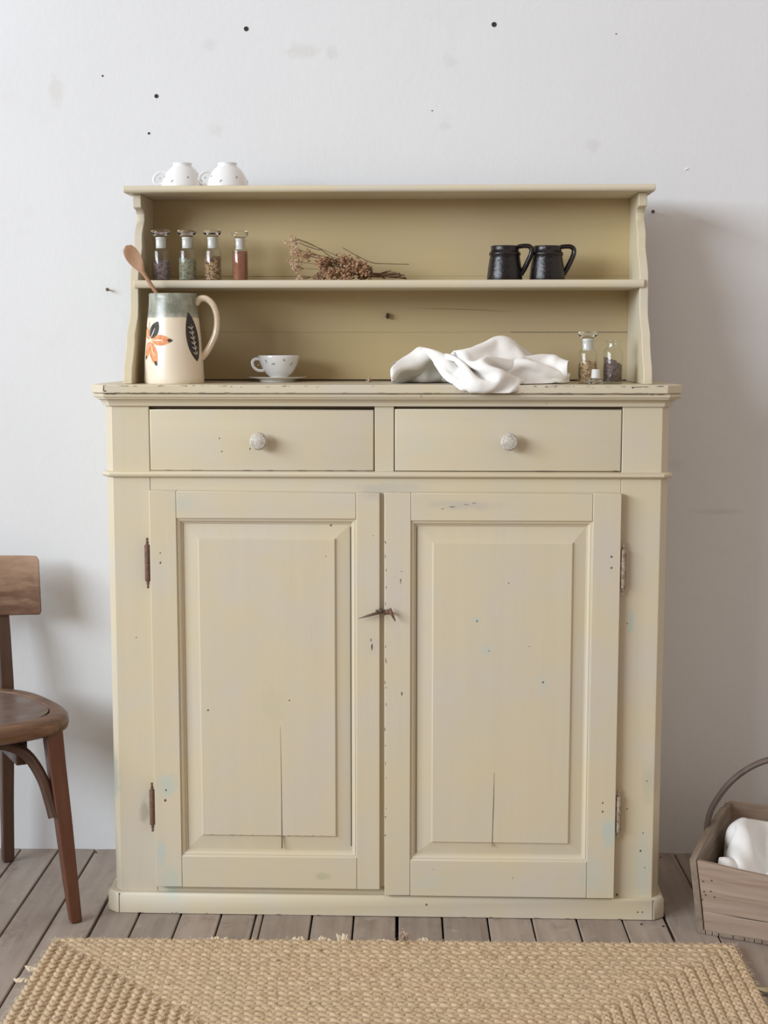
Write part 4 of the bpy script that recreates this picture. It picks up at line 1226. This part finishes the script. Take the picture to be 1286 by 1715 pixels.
def linen(name, c):
    t = NT(name)
    t.color(t.mix(t.rangeN(t.noise(t.mapping(), 6, 3), .4, .7), c, tuple(x*.96 for x in c[:3])+(1,)))
    t.set(rough=.85, spec=.2, sheen=.2)
    t.bump(t.math('ADD', t.noise(t.mapping(), 35, 4, .6), t.math('MULTIPLY', t.noise(t.mapping((1, 1, 1)), 700, 2), .12)), .3, .004)
    return t.m
def cloth(name, X, nu, nv, mat, loc, rz, label):
    m = MB(); m.add([tuple(map(float, p)) for p in X], [(j*nu+i, j*nu+i+1, (j+1)*nu+i+1, (j+1)*nu+i) for j in range(nv-1) for i in range(nu-1)])
    o = m.build(name, mat, angle=180, fix=False)
    so = o.modifiers.new('thickness', 'SOLIDIFY'); so.thickness = .0012; so.offset = 0
    su = o.modifiers.new('smooth', 'SUBSURF'); su.levels = 2; su.render_levels = 2
    o.location = loc; o.rotation_euler = (0, 0, rz)
    tag(o, label, 'cloth')
    return o
def grid(nu, nv):
    u, v = np.meshgrid(np.linspace(0, 1, nu), np.linspace(0, 1, nv)); return u.ravel(), v.ravel()

# linen cloth on the worktop (dresser coordinates)
nu, nv = 78, 58
u, v = grid(nu, nv)
def front(U): return .045-.105*np.exp(-((U-.53)/.21)**4)+.008*np.sin(U*14)
def rear(U): return .215+.02*np.sin(U*11)
CE = [((.240, .115, .030), (.056, .062, .072)), ((.200, .070, .020), (.040, .050, .052)), ((.352, .100, .016), (.026, .045, .046)), ((.205, .12, .03), (.045, .05, .056)), ((.115, .065, .004), (.050, .045, .052)),
      ((.040, .070, .0), (.028, .035, .030)), ((.175, .010, .0), (.050, .028, .030)), ((.225, -.012, .0), (.040, .018, .022)), ((.30, .08, .0), (.04, .04, .034))]
def hold_a(X, X0):
    X = mounds(X, X0, CE)
    low = (X[:, 2] < .0016)
    over = low & (X[:, 1] < -.024)
    out = over & (X[:, 1] > -.0345); X[out, 1] = -.0345
    m = low & ~over; X[m, 2] = .0016; grip(X, X0, m, .8)
    X[:, 0] = np.clip(X[:, 0], .004, .386)
    U = (X[:, 0]-.01)/.37
    X[:, 1] = np.clip(X[:, 1], front(U)-.004, rear(U)+.004)
    # two gathered corners keep the front fold hanging over the worktop's edge
    X[ANCH] = X[ANCH]*.9 + TGT*.1
    X[:, 2] = np.maximum(X[:, 2], -.016)
    return X
X = np.stack([.010+.370*u+.008*np.sin(v*9+1), front(u)+(rear(u)-front(u))*v,
              .060+.055*np.exp(-((u-.62)/.2)**2)+.016*np.sin(u*6.283*4+2.2*np.sin(v*5)+1)+.012*np.sin(v*6.283*3.5+2.5*np.sin(u*7))+ripple(u, v, 5)], 1)
ANCH = np.array([int(q*(nu-1)) for q in np.linspace(.30, .74, 13)])
TGT = np.stack([np.linspace(.125, .275, 13), np.full(13, -.046), np.array([.010, .005, .0, -.004, -.008, -.011, -.013, -.014, -.015, -.014, -.012, -.007, .003])], 1)
X = settle(X, nu, nv, .60, .45, hold_a, 110)
cloth('linen_cloth', X, nu, nv, linen('white linen', (.86, .85, .825, 1)), L2W(0, 0, ZT+.0002), PHI, 'crumpled white linen cloth lying on the worktop beside the jars, its fold over the edge')

# cloth in the trug (trug coordinates)
nu, nv = 66, 46
u, v = grid(nu, nv)
TE = [((.055, .20, .09), (.022, .05, .112)), ((.13, .22, .08), (.030, .07, .100)), ((.22, .18, .07), (.035, .08, .112)), ((.35, .17, .07), (.06, .10, .095)), ((.050, .06, .06), (.028, .035, .090)), ((.17, .06, .05), (.025, .035, .090)), ((.27, .06, .05), (.04, .04, .07))]
def hold_b(X, X0):
    X = mounds(X, X0, TE)
    X[:, 2] = np.maximum(X[:, 2], .014)
    X[SIDE] = X[SIDE]*.9+SIDET*.1
    low = X[:, 2] < .165
    X[low, 0] = np.clip(X[low, 0], .018, .478)
    X[:, 0] = np.clip(X[:, 0], .006, .488); X[:, 1] = np.clip(X[:, 1], .016, .330)
    return X
X = np.stack([.012+.470*u, .022+.295*v, .215+.014*np.sin(u*6.283*4+2.0*np.sin(v*5)+1)+.012*np.sin(v*6.283*3+2.5*np.sin(u*6))+ripple(u, v, 9)], 1)
SIDE = np.arange(nv)*nu
SIDET = np.stack([np.full(nv, .020), np.linspace(.018, .30, nv), .118+.02*np.sin(np.linspace(0, 9, nv))], 1)
X = settle(X, nu, nv, .82, .60, hold_b, 90, bend=.06)
cloth('cotton_cloth', X, nu, nv, linen('soft white cotton', (.82, .81, .79, 1)), (.6014, -.083, 0), TA, 'white cloth bundled inside the wooden trug')
